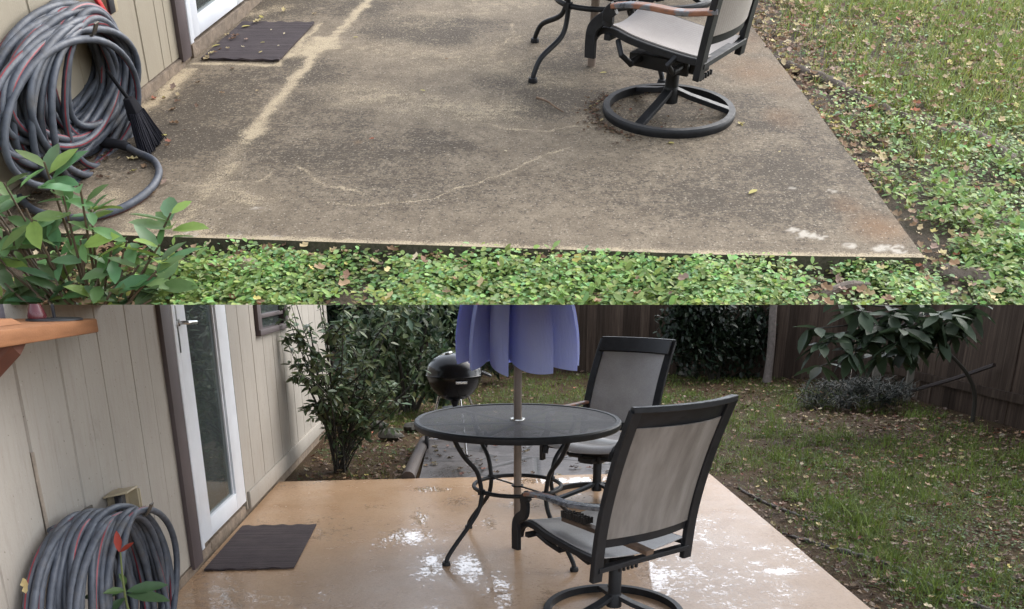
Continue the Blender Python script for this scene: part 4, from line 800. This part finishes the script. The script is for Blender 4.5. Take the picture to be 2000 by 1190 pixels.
# sapling with red new leaves in front of the lower hose
sp = thing('red_tipped_sapling', 'slender sapling with two red new leaves at its tip before the hose', 'sapling', (-1.215,2.72,-.06)); so = (-1.215,2.72,-.06)
mb = MB(); mb.tube(spline([(0,0,0),(.006,0,.3),(-.004,.0,.5),(.004,.0,.655)],6), [.007*(1-.035*i) for i in range(19)], 7); build('stem', mb, plain('sapling_stem', (.12,.15,.05), .5, .2), sp)
pp = [(0,.0,.515),(0,0,.51),(.0,0,.50),(.0,0,.53),(.0,0,.515),(0,0,.49)]; leaves('foliage', LEAF_OVAL, np.array(pp), np.array([1.65,-1.3,-1.75,.5,2.6,2.2]), np.array([-.1,.12,-.05,.6,.3,-.5]), np.array([-.75,.7,.5,.4,-.8,-.6]), np.stack([np.array([.14,.13,.14,.07,.08,.12])*.75,np.array([.15,.14,.16,.07,.08,.14]),np.full(6,.14)],1), np.array([[.8,.9,.9],[.6,.75,.7],[.7,.8,.8],[.9,1,.7],[.8,.9,.6],[.6,.7,.7]])*.75, MAT_LEAF_BRIGHT, sp)
leaves('red_leaf', LEAF_OVAL, np.array([(0,0,.655),(.002,0,.655)]), np.array([.25,-1.5]), np.array([1.35,.62]), np.array([.2,1.15]), np.stack([[.055,.035],[.075,.06],[.06,.06]],1), np.array([[1,1,1],[.75,.8,.8]]), leafmat('new_red_leaf', (.26,.03,.016), .5, .2), sp)

# young glossy shrub in the corner of the upper ground
us = thing('young_shrub', 'young shrub with bright glossy leaves growing in front of the weathered patio corner', 'shrub', (-1.52,2.46,GZ), fr=UP); uo = (-1.52,2.46,GZ)
nodes = [(-1.45,2.44,.17,6),(-1.55,2.46,.14,7),(-1.30,2.44,.17,7),(-1.28,2.42,.10,7),(-1.20,2.44,.16,7),(-1.58,2.44,.27,6),(-1.69,2.46,.25,7),(-1.75,2.42,.17,7),(-1.66,2.40,.05,7),(-1.56,2.40,.06,7),(-1.42,2.40,.06,6),(-1.36,2.38,.05,7),(-1.40,2.40,-.01,6),(-1.78,2.38,-.02,6),(-1.26,2.38,-.0,6),(-1.46,2.46,.30,6),(-1.50,2.50,.385,6),(-1.405,2.48,.33,5),(-1.40,2.48,.25,7),(-1.16,2.50,.235,8),(-1.64,2.48,.33,6),(-1.62,2.48,.20,7),(-1.68,2.44,.10,7),(-1.37,2.45,.13,7),(-1.25,2.45,.05,7),(-1.47,2.42,.03,7),(-1.62,2.40,.0,7),(-1.32,2.38,.0,6),(-1.74,2.46,.42,5),(-1.77,2.45,.28,6),(-1.52,2.38,-.02,6),(-1.22,2.40,.09,5),(-1.72,2.38,.05,6),(-1.80,2.55,.66,4),(-1.86,2.5,.5,4),(-1.9,2.45,.2,6)]
mb = MB(); pos=[]; yw=[]; pt=[]; rl=[]; ss=[]; tt=[]; R = np.random.default_rng(12)
for x, y, z, n in nodes:
    bx0 = -1.52+(x+1.52)*.35; mb.tube([p for p in spline([(bx0,2.44,GZ-.02),(bx0+(x-bx0)*.5,y-.02,GZ+(z-GZ)*.5),(x,y,z)],6)], [.0055*(1-.04*i) for i in range(13)], 6)
    for i in range(n):
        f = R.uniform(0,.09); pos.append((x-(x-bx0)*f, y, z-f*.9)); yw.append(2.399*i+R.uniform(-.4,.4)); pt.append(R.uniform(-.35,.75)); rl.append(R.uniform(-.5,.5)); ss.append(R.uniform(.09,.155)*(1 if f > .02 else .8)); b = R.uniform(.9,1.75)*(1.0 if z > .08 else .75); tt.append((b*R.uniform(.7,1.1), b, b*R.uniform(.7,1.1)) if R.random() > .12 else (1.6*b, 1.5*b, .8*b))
build('stem', mb, MAT_STEM, us, cut='up', org=uo)
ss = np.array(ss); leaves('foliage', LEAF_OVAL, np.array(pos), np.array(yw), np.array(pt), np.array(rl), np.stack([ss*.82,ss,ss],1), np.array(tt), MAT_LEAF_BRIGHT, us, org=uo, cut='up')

# unseen tall trees added beyond the far fence, to break up the wet reflections
def tall_tree(c, h, r, n, seed):
    R = np.random.default_rng(seed); ru = random.Random(seed); o = thing('added_tree', 'unseen tall leafy tree added beyond the far fence to shape the reflections', 'tree', c, 0, 'unseen tall trees added beyond the far fence')
    mb = MB(); mb.tube(spline([(0,0,0),(.1*ru.uniform(-1,1),0,h*.3),(.2*ru.uniform(-1,1),.1,h*.6),(.1,0,h*.9)],5), [.17*(1-.05*i) for i in range(16)], 8)
    lumps = []
    for k in range(11):
        a = ru.uniform(0,2*pi); d = r*ru.uniform(.25,.85); z = h*ru.uniform(.28,.95); e = (d*cos(a), d*sin(a)*.7, z); lumps.append((*e, r*ru.uniform(.28,.48))); mb.tube(spline([(0,0,z*.72),(e[0]*.5,e[1]*.5,z*.9),e],4), [.06*(1-.08*i) for i in range(9)], 6)
    build('trunk', mb, MAT_BARK, o); P = []
    for i in range(n):
        lx, ly, lz, lr = lumps[i % 11]; v = R.normal(size=3); v /= np.linalg.norm(v); q = lr*R.random()**.4; P.append((lx+v[0]*q, ly+v[1]*q, max(.3, lz+v[2]*q*.8)))
    tt = R.uniform(.4,1.2,n); leaves('crown', LEAF_OVAL, np.array(P), R.uniform(0,6.28,n), R.uniform(-1,.6,n), R.uniform(-.8,.8,n), R.uniform(.16,.34,n), tt[:,None]*np.ones(3), MAT_LEAF_SHRUB, o)
for i, (x, y, h, r) in enumerate([(-4.8,18.2,7.0,2.0),(1.3,17.5,7.0,1.7),(3.4,18.5,5.0,1.2),(9.4,15.0,7.5,2.1),(9.8,9.5,6.5,1.9)]): tall_tree((x,y,-.06), h, r, 1700, 90+i)

# ================================================================== GROUND COVER, GRASS, LITTER
DRYC = np.array([[.22,.135,.075],[.28,.19,.115],[.35,.27,.15],[.44,.36,.18],[.17,.10,.065],[.33,.12,.07],[.36,.31,.10],[.26,.18,.14],[.47,.40,.27],[.12,.08,.055]])
def pick(R, n, p=None): return DRYC[R.choice(len(DRYC), n, p=p)]*R.uniform(.7,1.2,(n,1))
R = np.random.default_rng(40)
def up_cover(n):
    x = R.uniform(-1.75,2.9,n*6); y = R.uniform(2.35,6.2,n*6)*1.0; y = 2.35+(y-2.35)*np.where(R.random(n*6)<.5,.16,1)
    front = (y < up_front(x)-.0)|(x > up_right(np.maximum(y,2.8))+.015)
    right = x > up_right(np.maximum(y,2.8))
    d = fbm(x*2.2, y*2.2, 5, 4); dr = fbm(x*7, y*7, 8, 3)
    p = np.where(right, np.clip((d-.30)*5,0,1)*np.clip((4.7-y-.25*(x-1.4))/.7,.14,1), np.clip((x+1.35)/.3,.12,1)*np.clip((2.80-y)/.09,.22,1)*np.clip((fbm(x*3.1,y*4,77,4)-.27)*6,.12,1))
    near_edge = np.clip((x-up_right(np.maximum(y,2.8)))/.16,.35,1); p = np.where(right&(y>3.0), p*near_edge, p)
    p = p*np.clip((dr-.22)*4.5,.15,1)
    k = front & (R.random(n*6) < p); return x[k][:n], y[k][:n]
x, y = up_cover(60000); n = len(x)
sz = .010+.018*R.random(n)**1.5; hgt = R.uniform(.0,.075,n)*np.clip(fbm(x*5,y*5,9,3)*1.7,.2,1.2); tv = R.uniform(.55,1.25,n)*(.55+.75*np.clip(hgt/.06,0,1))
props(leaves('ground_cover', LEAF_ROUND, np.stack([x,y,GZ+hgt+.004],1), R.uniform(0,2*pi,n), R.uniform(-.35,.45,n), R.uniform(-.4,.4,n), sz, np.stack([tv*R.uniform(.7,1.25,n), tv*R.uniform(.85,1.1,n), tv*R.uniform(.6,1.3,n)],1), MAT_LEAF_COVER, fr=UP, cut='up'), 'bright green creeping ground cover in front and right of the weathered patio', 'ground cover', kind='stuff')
# taller oval-leaved weeds and grass blades growing through the cover
x = R.uniform(-1.5,2.8,9000); y = R.uniform(2.42,4.3,9000); e = x-up_right(np.maximum(y,2.8)); k = ((e > .06)|((y < 2.77)&(x > -1.3)))&(R.random(9000) < np.clip((fbm(x*3,y*3,83,3)-.52)*5,.03,1)); x, y = x[k], y[k]; i5 = np.repeat(np.arange(len(x)), 4); n = len(i5); tv = R.uniform(.6,1.2,n)
props(leaves('weeds', LEAF_OVAL, np.stack([x[i5]+R.normal(0,.006,n), y[i5]+R.normal(0,.006,n), GZ+.02+R.uniform(0,.06,len(x))[i5]],1), R.uniform(0,2*pi,n), R.uniform(-.1,.9,n), R.uniform(-.4,.4,n), R.uniform(.022,.045,n), np.stack([tv*R.uniform(.8,1.2,n), tv, tv*R.uniform(.6,1.,n)],1), MAT_LEAF_COVER, fr=UP, cut='up'), 'taller oval leaved weeds sprouting through the bright ground cover', 'weeds', kind='stuff')
# grass on the upper lawn, in tufts
def tufts(nt, xr, yr, ok, per, spread):
    tx = R.uniform(*xr, nt); ty = R.uniform(*yr, nt); k = ok(tx, ty); tx, ty = tx[k], ty[k]
    i = np.repeat(np.arange(len(tx)), per); return tx[i]+R.normal(0,spread,len(i)), ty[i]+R.normal(0,spread,len(i)), i
x, y, ti = tufts(5200, (1.2,3.6), (3.0,6.35), lambda a,b: (a > up_right(b)+.08)&(R.random(len(a)) < np.clip((fbm(a*1.8,b*1.8,15,4)-.34)*5,0,1)*np.clip((b-3.5)/.8,.12,1)*np.clip((a-up_right(b))/.5,.15,1)), 9, .022)
k = x > up_right(y)+.01; x, y = x[k], y[k]; n = len(x); tv = R.uniform(.5,1.3,n)
props(leaves('lawn_grass', BLADE, np.stack([x,y,np.full(n,GZ)],1), R.uniform(0,2*pi,n), R.uniform(-.5,.5,n), R.uniform(-.2,.2,n), np.stack([R.uniform(.05,.10,n),R.uniform(.03,.09,n),R.uniform(.03,.085,n)],1), np.stack([tv*R.uniform(.85,1.35,n), tv, tv*R.uniform(.6,1.1,n)],1), MAT_GRASS_UP, fr=UP), 'tufts of green grass on the lawn beside the weathered patio', 'grass', kind='stuff')
# leaf litter on the upper lawn and along the patio edge
m = 46000; x = R.uniform(-1.8,3.6,m); y = R.uniform(2.2,6.35,m); ok = (y < up_front(x)-.01)|(x > up_right(np.maximum(y,2.8))+.0)
e = x-up_right(np.maximum(y,2.8)); p = np.where(e > 0, .13+.62*np.exp(-e/.25)*np.clip((y-2.9)/.6,.3,1)+.35*np.clip((y-3.9)/.8,0,1)*fbm(x*3,y*3,19,3), .14+.5*np.clip((y-2.66)/.08,0,1)+.5*np.exp(-((x+1.5)/.25)**2))
k = ok&(R.random(m) < p); x, y = x[k], y[k]; n = len(x)
props(leaves('leaf_litter', LEAF_DRY, np.stack([x,y,GZ+R.uniform(.004,.03,n)+np.where(R.random(n) < .35, .045, 0)],1), R.uniform(0,2*pi,n), R.uniform(-.35,.35,n), R.uniform(-.5,.5,n), R.uniform(.016,.05,n), 1.3*pick(R,n,[.16,.20,.16,.10,.12,.02,.05,.09,.06,.04]), MAT_DRY, fr=UP, cut='up'), 'brown and yellow leaf litter among the grass of the upper lawn', 'leaf litter', kind='stuff')
m = 900; x = R.uniform(-2.1,-1.35,m); y = R.uniform(2.85,4.9,m); e = x-(-1.93+(y-3.6)*.1); k = (e > .01)&(R.random(m) < .9*np.exp(-e/.11)*np.where(y<3.75,1,.35)); x, y = x[k], y[k]; n = len(x)
props(leaves('leaf_litter', LEAF_DRY, np.stack([x,y,R.uniform(.003,.012,n)],1), R.uniform(0,2*pi,n), R.uniform(-.3,.3,n), R.uniform(-.4,.4,n), R.uniform(.018,.045,n), pick(R,n,[.25,.15,.05,.03,.22,.04,.02,.12,.02,.10])*.8, MAT_DRY, fr=UP), 'brown dead leaves gathered under the coiled hose along the pale wall', 'leaf litter', kind='stuff')
# crumbs of leaf caught round the chair base
m = 260; a = R.uniform(2.4,4.3,m); r = .33+R.exponential(.028,m); x = .575+r*np.cos(a); y = 4.09+r*np.sin(a); a2 = R.uniform(0,2*pi,160); r2 = .27-R.exponential(.05,160)
x = np.concatenate([x, .575+r2*np.cos(a2)]); y = np.concatenate([y, 4.09+r2*np.sin(a2)]); n = len(x)
props(leaves('leaf_crumbs', LEAF_DRY, np.stack([x,y,np.full(n,.004)],1), R.uniform(0,2*pi,n), R.uniform(-.3,.3,n), R.uniform(-.3,.3,n), R.uniform(.008,.02,n), pick(R,n,[.3,.1,.02,.02,.3,.08,0,.08,0,.1])*.6, MAT_DRY, fr=UP), 'dark leaf crumbs caught around the chair base ring', 'leaf litter', kind='stuff')

# single fallen leaves one can point at on the upper patio
def leaf_me(col):
    mb = MB(); return None
spots = [(.57,3.72,.055,6),(.85,3.27,.055,6),(.91,3.96,.035,3),(-.57,4.32,.03,6),(-1.03,5.15,.035,6),(-.16,3.62,.018,8),(-1.39,4.3,.03,2),(-1.53,4.26,.03,1),(-1.71,4.15,.03,4),(-1.72,3.83,.04,2),(-1.67,3.72,.05,6),(-1.68,3.48,.05,3),(-1.54,3.32,.045,7),(-1.5,3.23,.04,7),(.26,3.96,.03,2),(1.0,3.64,.02,3),(-.52,4.8,.03,0),(-1.31,4.92,.02,8),(-1.64,3.89,.04,0),(-1.35,5.6,.03,2),(.88,3.98,.04,6),(-.75,3.72,.025,5),(-1.55,5.62,.05,3),(-1.68,5.55,.05,6),(-.2,4.9,.02,8),(.32,4.62,.04,6)]
proto = {}
def one_leaf(name, col, fr, mat, seed=0):
    rr = np.random.default_rng(seed); c = DRYC[col]
    return leaves(name, LEAF_DRY if col not in (6,) else LEAF_OVAL, np.zeros((1,3)), np.zeros(1), np.zeros(1), np.zeros(1), np.ones(1), c[None]*1.15, mat, fr=fr)
for i, (lx, ly, s, c) in enumerate(spots):
    M_ = UP @ Matrix.Translation((lx,ly,.006)) @ Matrix.Rotation(R.uniform(0,6.28),4,'Z') @ Matrix.Rotation(R.uniform(-.15,.15),4,'X') @ Matrix.Diagonal((s*(.9 if c == 6 else .8),s,s,1))
    if c not in proto: proto[c] = one_leaf('fallen_leaf', c, UP, MAT_DRY, c); o = proto[c]; o.matrix_world = M_
    else: o = proto[c].copy(); COL.objects.link(o); o.matrix_world = M_
    props(o, 'small dry leaf lying on the bare weathered concrete', 'leaf', 'fallen leaves on the weathered patio')
spots = [(-1.76,4.79,.04,3),(-1.72,4.82,.03,0),(-1.72,5.04,.045,4),(-1.71,5.27,.06,6),(-1.66,5.35,.06,3),(-1.53,5.23,.02,8),(-1.60,4.91,.025,8),(-1.51,5.0,.03,6),(-1.44,5.14,.025,8),(-1.74,4.95,.05,6),(-1.68,5.12,.05,4),(-1.74,5.14,.04,2),(-1.62,5.06,.035,7),(-1.7,4.9,.035,2),(-1.5,4.82,.025,3),(-1.42,4.95,.02,8)]
for lx, ly, s, c in spots:
    M_ = UP @ Matrix.Translation((lx,ly,.018)) @ Matrix.Rotation(R.uniform(0,6.28),4,'Z') @ Matrix.Diagonal((s*.8,s,s,1))
    if c not in proto: proto[c] = one_leaf('fallen_leaf', c, UP, MAT_DRY, c); o = proto[c]; o.matrix_world = M_
    else: o = proto[c].copy(); COL.objects.link(o); o.matrix_world = M_
    props(o, 'small dry leaf lying on the ribbed door mat of the weathered patio', 'leaf', 'fallen leaves on the dry door mat')
o = one_leaf('fallen_leaf', 3, LOW, MAT_DRY, 77); o.matrix_world = Matrix.Translation((-1.33,2.33,.60)) @ Matrix.Rotation(1.4,4,'X') @ Matrix.Diagonal((.035,.05,.04,1)); props(o, 'yellow leaf caught on the coiled hose beside the wet patio', 'leaf')

# ---- twig, roots, bark pieces on the upper ground
mb = MB(); mb.tube(spline([(-.03,4.25,.006),(.02,4.18,.014),(.055,4.13,.008),(.095,4.07,.006)],5), [.006,.005,.005,.0045,.0045,.004,.004,.0045,.004,.0035,.0035,.003,.003,.0025,.002,.002], 6); props(build('twig', mb, plain('dry_twig', (.17,.11,.07), .8, .3), fr=UP, org=(.03,4.16,.006)), 'thin curved dry twig lying on the weathered patio', 'twig')
MAT_ROOT = plain('root_bark', (.165,.130,.105), .85, .4, 22, .9, 70, dist=.012); MAT_ROOTWET = plain('wet_root_bark', (.060,.048,.042), .6, .4, 22, .9, 70, dist=.012)
def root(label, P, r, mat, fr, zoff, cut=False, group=None):
    q = spline([(p[0],p[1],zoff+(p[2] if len(p) > 2 else 0)) for p in P], 8); n = len(q); rr = random.Random(int(P[0][0]*1000)); mb = MB()
    mb.tube([p+Vector((rr.uniform(-.006,.006),rr.uniform(-.006,.006),rr.uniform(-.004,.004))) for p in q], [r*(.55+.6*sin(pi*(i+.6)/(n+.6))**.5)*rr.uniform(.82,1.15) for i in range(n)], 10)
    return props(build('tree_root', mb, mat, fr=fr, org=tuple(q[0]), cut=cut), label, 'tree root', group)
root('long bare tree root leaving the weathered patio edge toward the right lawn', [(1.24,5.1),(1.37,4.89),(1.51,4.66),(1.60,4.42),(1.72,4.22),(1.87,4.05)], .026, MAT_ROOT, UP, GZ+.012)
root('short curved root at the right margin of the upper lawn', [(1.92,4.16),(2.02,3.9),(2.03,3.68),(2.06,3.45),(2.2,3.25)], .03, MAT_ROOT, UP, GZ+.012)
root('thick root at the bottom right corner of the upper ground', [(1.42,2.78),(1.55,2.72),(1.66,2.62),(1.8,2.5)], .034, MAT_ROOT, UP, GZ+.01, 'up')
root('flat root along the foot of the weathered patio slab', [(-1.40,2.67),(-1.24,2.72),(-1.08,2.715),(-.9,2.74),(-.7,2.735)], .024, MAT_ROOT, UP, GZ+.008)
root('stubby root beside the slab foot, before the middle of the weathered patio', [(-.10,2.63),(-.02,2.685),(.10,2.70),(.22,2.71)], .028, MAT_ROOT, UP, GZ+.012)
mb = MB(); mb.ball((-1.02,2.655,GZ+.04), .05, 10, 6, .25, sc=(1,.6,.75)); props(build('pale_stone', mb, plain('pale_stone', (.42,.33,.23), .8, .25, 20, .4, 60), fr=UP, org=(-1.02,2.655,GZ)), 'pale broken stone half sunk in the ground cover', 'stone')
mb = MB(); mb.tube(spline([(.96,2.56,GZ+.03),(1.05,2.60,GZ+.05),(1.13,2.62,GZ+.04)],4), [.013,.015,.016,.016,.015,.014,.012,.011,.01], 8); props(build('dead_branch', mb, MAT_ROOT, fr=UP, org=(1.05,2.6,GZ)), 'stub of dead branch in the ground cover before the patio corner', 'branch')

# ---- lower yard: grass, creeping cover, litter
R = np.random.default_rng(50)
def low_ok(x, y):
    pad = (x > -.45)&(x < 1.75)&(y < 8.5); patio = (x < 1.9)&(y < 6.36)
    return ~pad & ~patio & (x > -1.4) & (x < 5.65)
def low_pts(m, bias):
    d = 3.0*(14.3/3.0)**(R.random(m)**bias); x = R.uniform(-1.4,1,m)*0+R.uniform(-.5,.85,m)*d; return x, d
x, y = low_pts(330000, .95); g = fbm(x*1.1, y*1.1, 25, 4); g2 = fbm(x*4, y*4, 27, 3); e = x-1.9
p = np.clip((g-.30)*4.2,.10,1)*np.clip((g2-.25)*3.5,.15,1)*np.where(y < 6.4, np.clip((e-.12)/.4,.05,1), 1)*np.clip((5.7-x)/.8,.1,1)*np.where((x < .2)&(y < 8.6), .12, 1)
p *= 1-.75*np.exp(-((x-4.6)/1.3)**2-((y-8.6)/1.6)**2)
k = low_ok(x, y)&(R.random(len(x)) < p); x, y = x[k], y[k]; n = len(x); gg = fbm(x*.8, y*.8, 29, 3); tv = R.uniform(.45,1.2,n)*(.55+.9*gg)
props(leaves('lawn_grass', BLADE, np.stack([x,y,np.full(n,-.062)],1), R.uniform(0,2*pi,n), R.uniform(-.7,.6,n), R.uniform(-.3,.3,n), np.stack([R.uniform(.05,.10,n)*(.6+.07*y),R.uniform(.035,.085,n),R.uniform(.025,.065,n)],1), np.stack([tv*R.uniform(.8,1.3,n), tv, tv*R.uniform(.5,1.0,n)],1), MAT_GRASS_LOW), 'wet patchy lawn grass right of and beyond the tan patio', 'grass', kind='stuff')
x, y = low_pts(110000, .9); g = fbm(x*1.6, y*1.6, 35, 4); p = np.clip((g-.45)*5,0,1)*np.where(y < 6.4, np.clip((x-2.0)/.4,.05,1), 1)*np.clip((5.5-x)/1.0,.1,1)
k = low_ok(x, y)&(R.random(len(x)) < p*.5); x, y = x[k], y[k]; n = len(x); tv = R.uniform(.4,1.1,n)
props(leaves('ground_cover', LEAF_ROUND, np.stack([x,y,-.06+R.uniform(.0,.03,n)],1), R.uniform(0,2*pi,n), R.uniform(-.3,.3,n), R.uniform(-.4,.4,n), R.uniform(.014,.03,n)*(.7+.05*y), np.stack([tv*.42, tv*.5, tv*.5],1), MAT_LEAF_COVER), 'dark wet creeping ground cover over the lower lawn', 'ground cover', kind='stuff')
x, y = low_pts(34000, .9); e = x-1.9; p = .22+.7*fbm(x*2,y*2,37,3)*np.clip((x-2.3)/2,0,1)+np.where(y < 6.4, .25*np.exp(-np.abs(e-.25)/.2), 0)+.6*np.exp(-((x-4.7)/1.0)**2-((y-8.7)/1.5)**2)+np.where((x < .3), .4, 0)
k = low_ok(x, y)&(R.random(len(x)) < p); x, y = x[k], y[k]; n = len(x); cl = pick(R,n,[.24,.14,.07,.05,.26,.05,.03,.08,.03,.05])*np.where(R.random(n) < .18, 1.4, .6)[:,None]
props(leaves('leaf_litter', LEAF_DRY, np.stack([x,y,-.06+R.uniform(.004,.04,n)],1), R.uniform(0,2*pi,n), R.uniform(-.35,.35,n), R.uniform(-.5,.5,n), R.uniform(.025,.06,n)*(.75+.04*y), cl, MAT_DRYWET), 'wet brown leaf litter scattered over the lower lawn', 'leaf litter', kind='stuff')
x = R.uniform(-.4,1.7,900); y = R.uniform(6.35,8.3,900); k = R.random(900) < .12+.6*fbm(x*2.5,y*2.5,91,3)*np.exp(-np.minimum(x+.42, 1.7-x)/.25); x, y = x[k], y[k]; n = len(x)
props(leaves('leaf_litter', LEAF_DRY, np.stack([x,y,np.full(n,-.018)],1), R.uniform(0,2*pi,n), R.uniform(-.3,.3,n), R.uniform(-.4,.4,n), R.uniform(.03,.07,n), pick(R,n)*.5, MAT_DRYWET), 'wet leaves stuck on the grey paving behind the table', 'leaf litter', kind='stuff')
root('long wet root running out from the tan patio edge into the lawn', [(1.95,4.85),(2.09,4.60),(2.25,4.38),(2.36,4.12),(2.42,3.75),(2.6,3.4)], .017, MAT_ROOTWET, LOW, -.056)
root('thin wet root near the far right corner of the tan patio', [(2.02,6.0),(2.08,5.6),(2.17,5.3),(2.3,5.05)], .012, MAT_ROOTWET, LOW, -.056)

x, y, ti = tufts(420, (2.2,5.4), (3.6,11.0), lambda a,b: (a > 2.15)&(a < .72*b+.2)&(fbm(a*1.1,b*1.1,25,4) > .45), 22, .035); n = len(x); tv = R.uniform(.6,1.3,n)
props(leaves('grass_tufts', BLADE, np.stack([x,y,np.full(n,-.06)],1), R.uniform(0,2*pi,n), R.uniform(-.6,.5,n), R.uniform(-.2,.2,n), np.stack([R.uniform(.06,.12,n),R.uniform(.06,.14,n),R.uniform(.07,.15,n)],1), np.stack([tv, tv, tv*.6],1), MAT_GRASS_LOW), 'taller bright grass tufts scattered over the wet lower lawn', 'grass', kind='stuff')
# ---- stone paving beyond the patio, edging log, rocks, boards
t = NT('wet_flagstone'); n = t.noise(3, 5, .65); n2 = t.noise(40, 5, .7); br = t.n('ShaderNodeTexVoronoi', feature='DISTANCE_TO_EDGE'); br.inputs['Scale'].default_value = 1.7; t.l(t.tc.outputs['Object'], br.inputs['Vector'])
c = t.ramp(n, [(.3,(.062,.054,.052)),(.7,(.125,.11,.108))]); c = t.mix(t.f(n2,.35,.7,.45,0), c, (.03,.027,.025)); c = t.mix(t.f(br.outputs['Distance'],.012,.035,.85,0), c, (.020,.017,.014)); t.set(c, t.f(n,.3,.7,.22,.5), 0, .5); t.bump(t.math('ADD', n2, t.f(br.outputs['Distance'],0,.04,0,1.5)), .4, .01)
xs = np.linspace(-.42,1.72,40); X, Y = np.meshgrid(xs, np.linspace(6.30,8.3,40)); Yb = Y+(X+.42)*.045; props(sheet('paving', X, Yb, -.032+.008*fbm(X*3,Y*3,77,3), t.m, {}, LOW, .05), kind='structure')
mb = MB(); mb.tube(spline([(-.50,6.22,.0),(-.485,6.7,.005),(-.47,7.25,.0),(-.45,7.75,-.005)],6), [.052,.054,.053,.052,.052,.051,.05,.05,.05,.049,.049,.048,.048,.048,.047,.047,.046,.046,.045], 14); props(build('edging_log', mb, plain('dark_wet_log', (.055,.042,.036), .6, .4, 20, .6, 60), org=(-.48,7,0)), 'dark round edging log beside the grey paving, pointing away from the patio', 'log')
rk = plain('mossy_rock', (.055,.05,.038), .7, .4, 12, .6, 50, dist=.01); R2 = random.Random(3)
for (x, y, s, lb) in [(-.80,8.05,.10,'grey rock left of the grill below the leafy shrub'),(-.62,8.5,.08,'smaller mossy rock behind the grill wheel'),(-.98,8.6,.08,'rock half hidden behind the tall leafy shrub'),(3.42,13.0,.13,'pale rock at the foot of the dark evergreen shrub')]:
    mb = MB(); mb.ball((x,y,-.04+s*.35), s, 12, 7, .18, sc=(1.2,.9,.65)); props(build('rock', mb, rk, org=(x,y,-.05)), lb, 'rock', 'rocks in the wet yard')
mb = MB(); mb.bar(spline([(5.22,10.3,-.03),(5.35,9.7,.18),(5.5,9.2,.37),(5.64,8.77,.56)],4), .045, .035); props(build('dark_pole', mb, plain('dark_wet_wood', (.028,.018,.016), .6, .3, 20), org=(5.3,10,0)), 'long dark pole leaning from the ground up against the right fence', 'pole')
mb = MB(); mb.hull([(5.04,10.25,.63),(5.62,10.25,.58),(5.62,10.25,.42),(5.06,10.25,.47)], [(5.04,10.29,.63),(5.62,10.29,.58),(5.62,10.29,.42),(5.06,10.29,.47)]); mb.span((5.05,10.252,-.06),(5.13,10.288,.46)); mb.span((5.5,10.252,-.06),(5.58,10.288,.42)); props(build('pale_board', mb, plain('grey_board', (.14,.125,.10), .8, .3, 15, .3, 60), org=(5.3,10.27,0)), 'pale grey board propped by the right fence behind the magnolia', 'board')
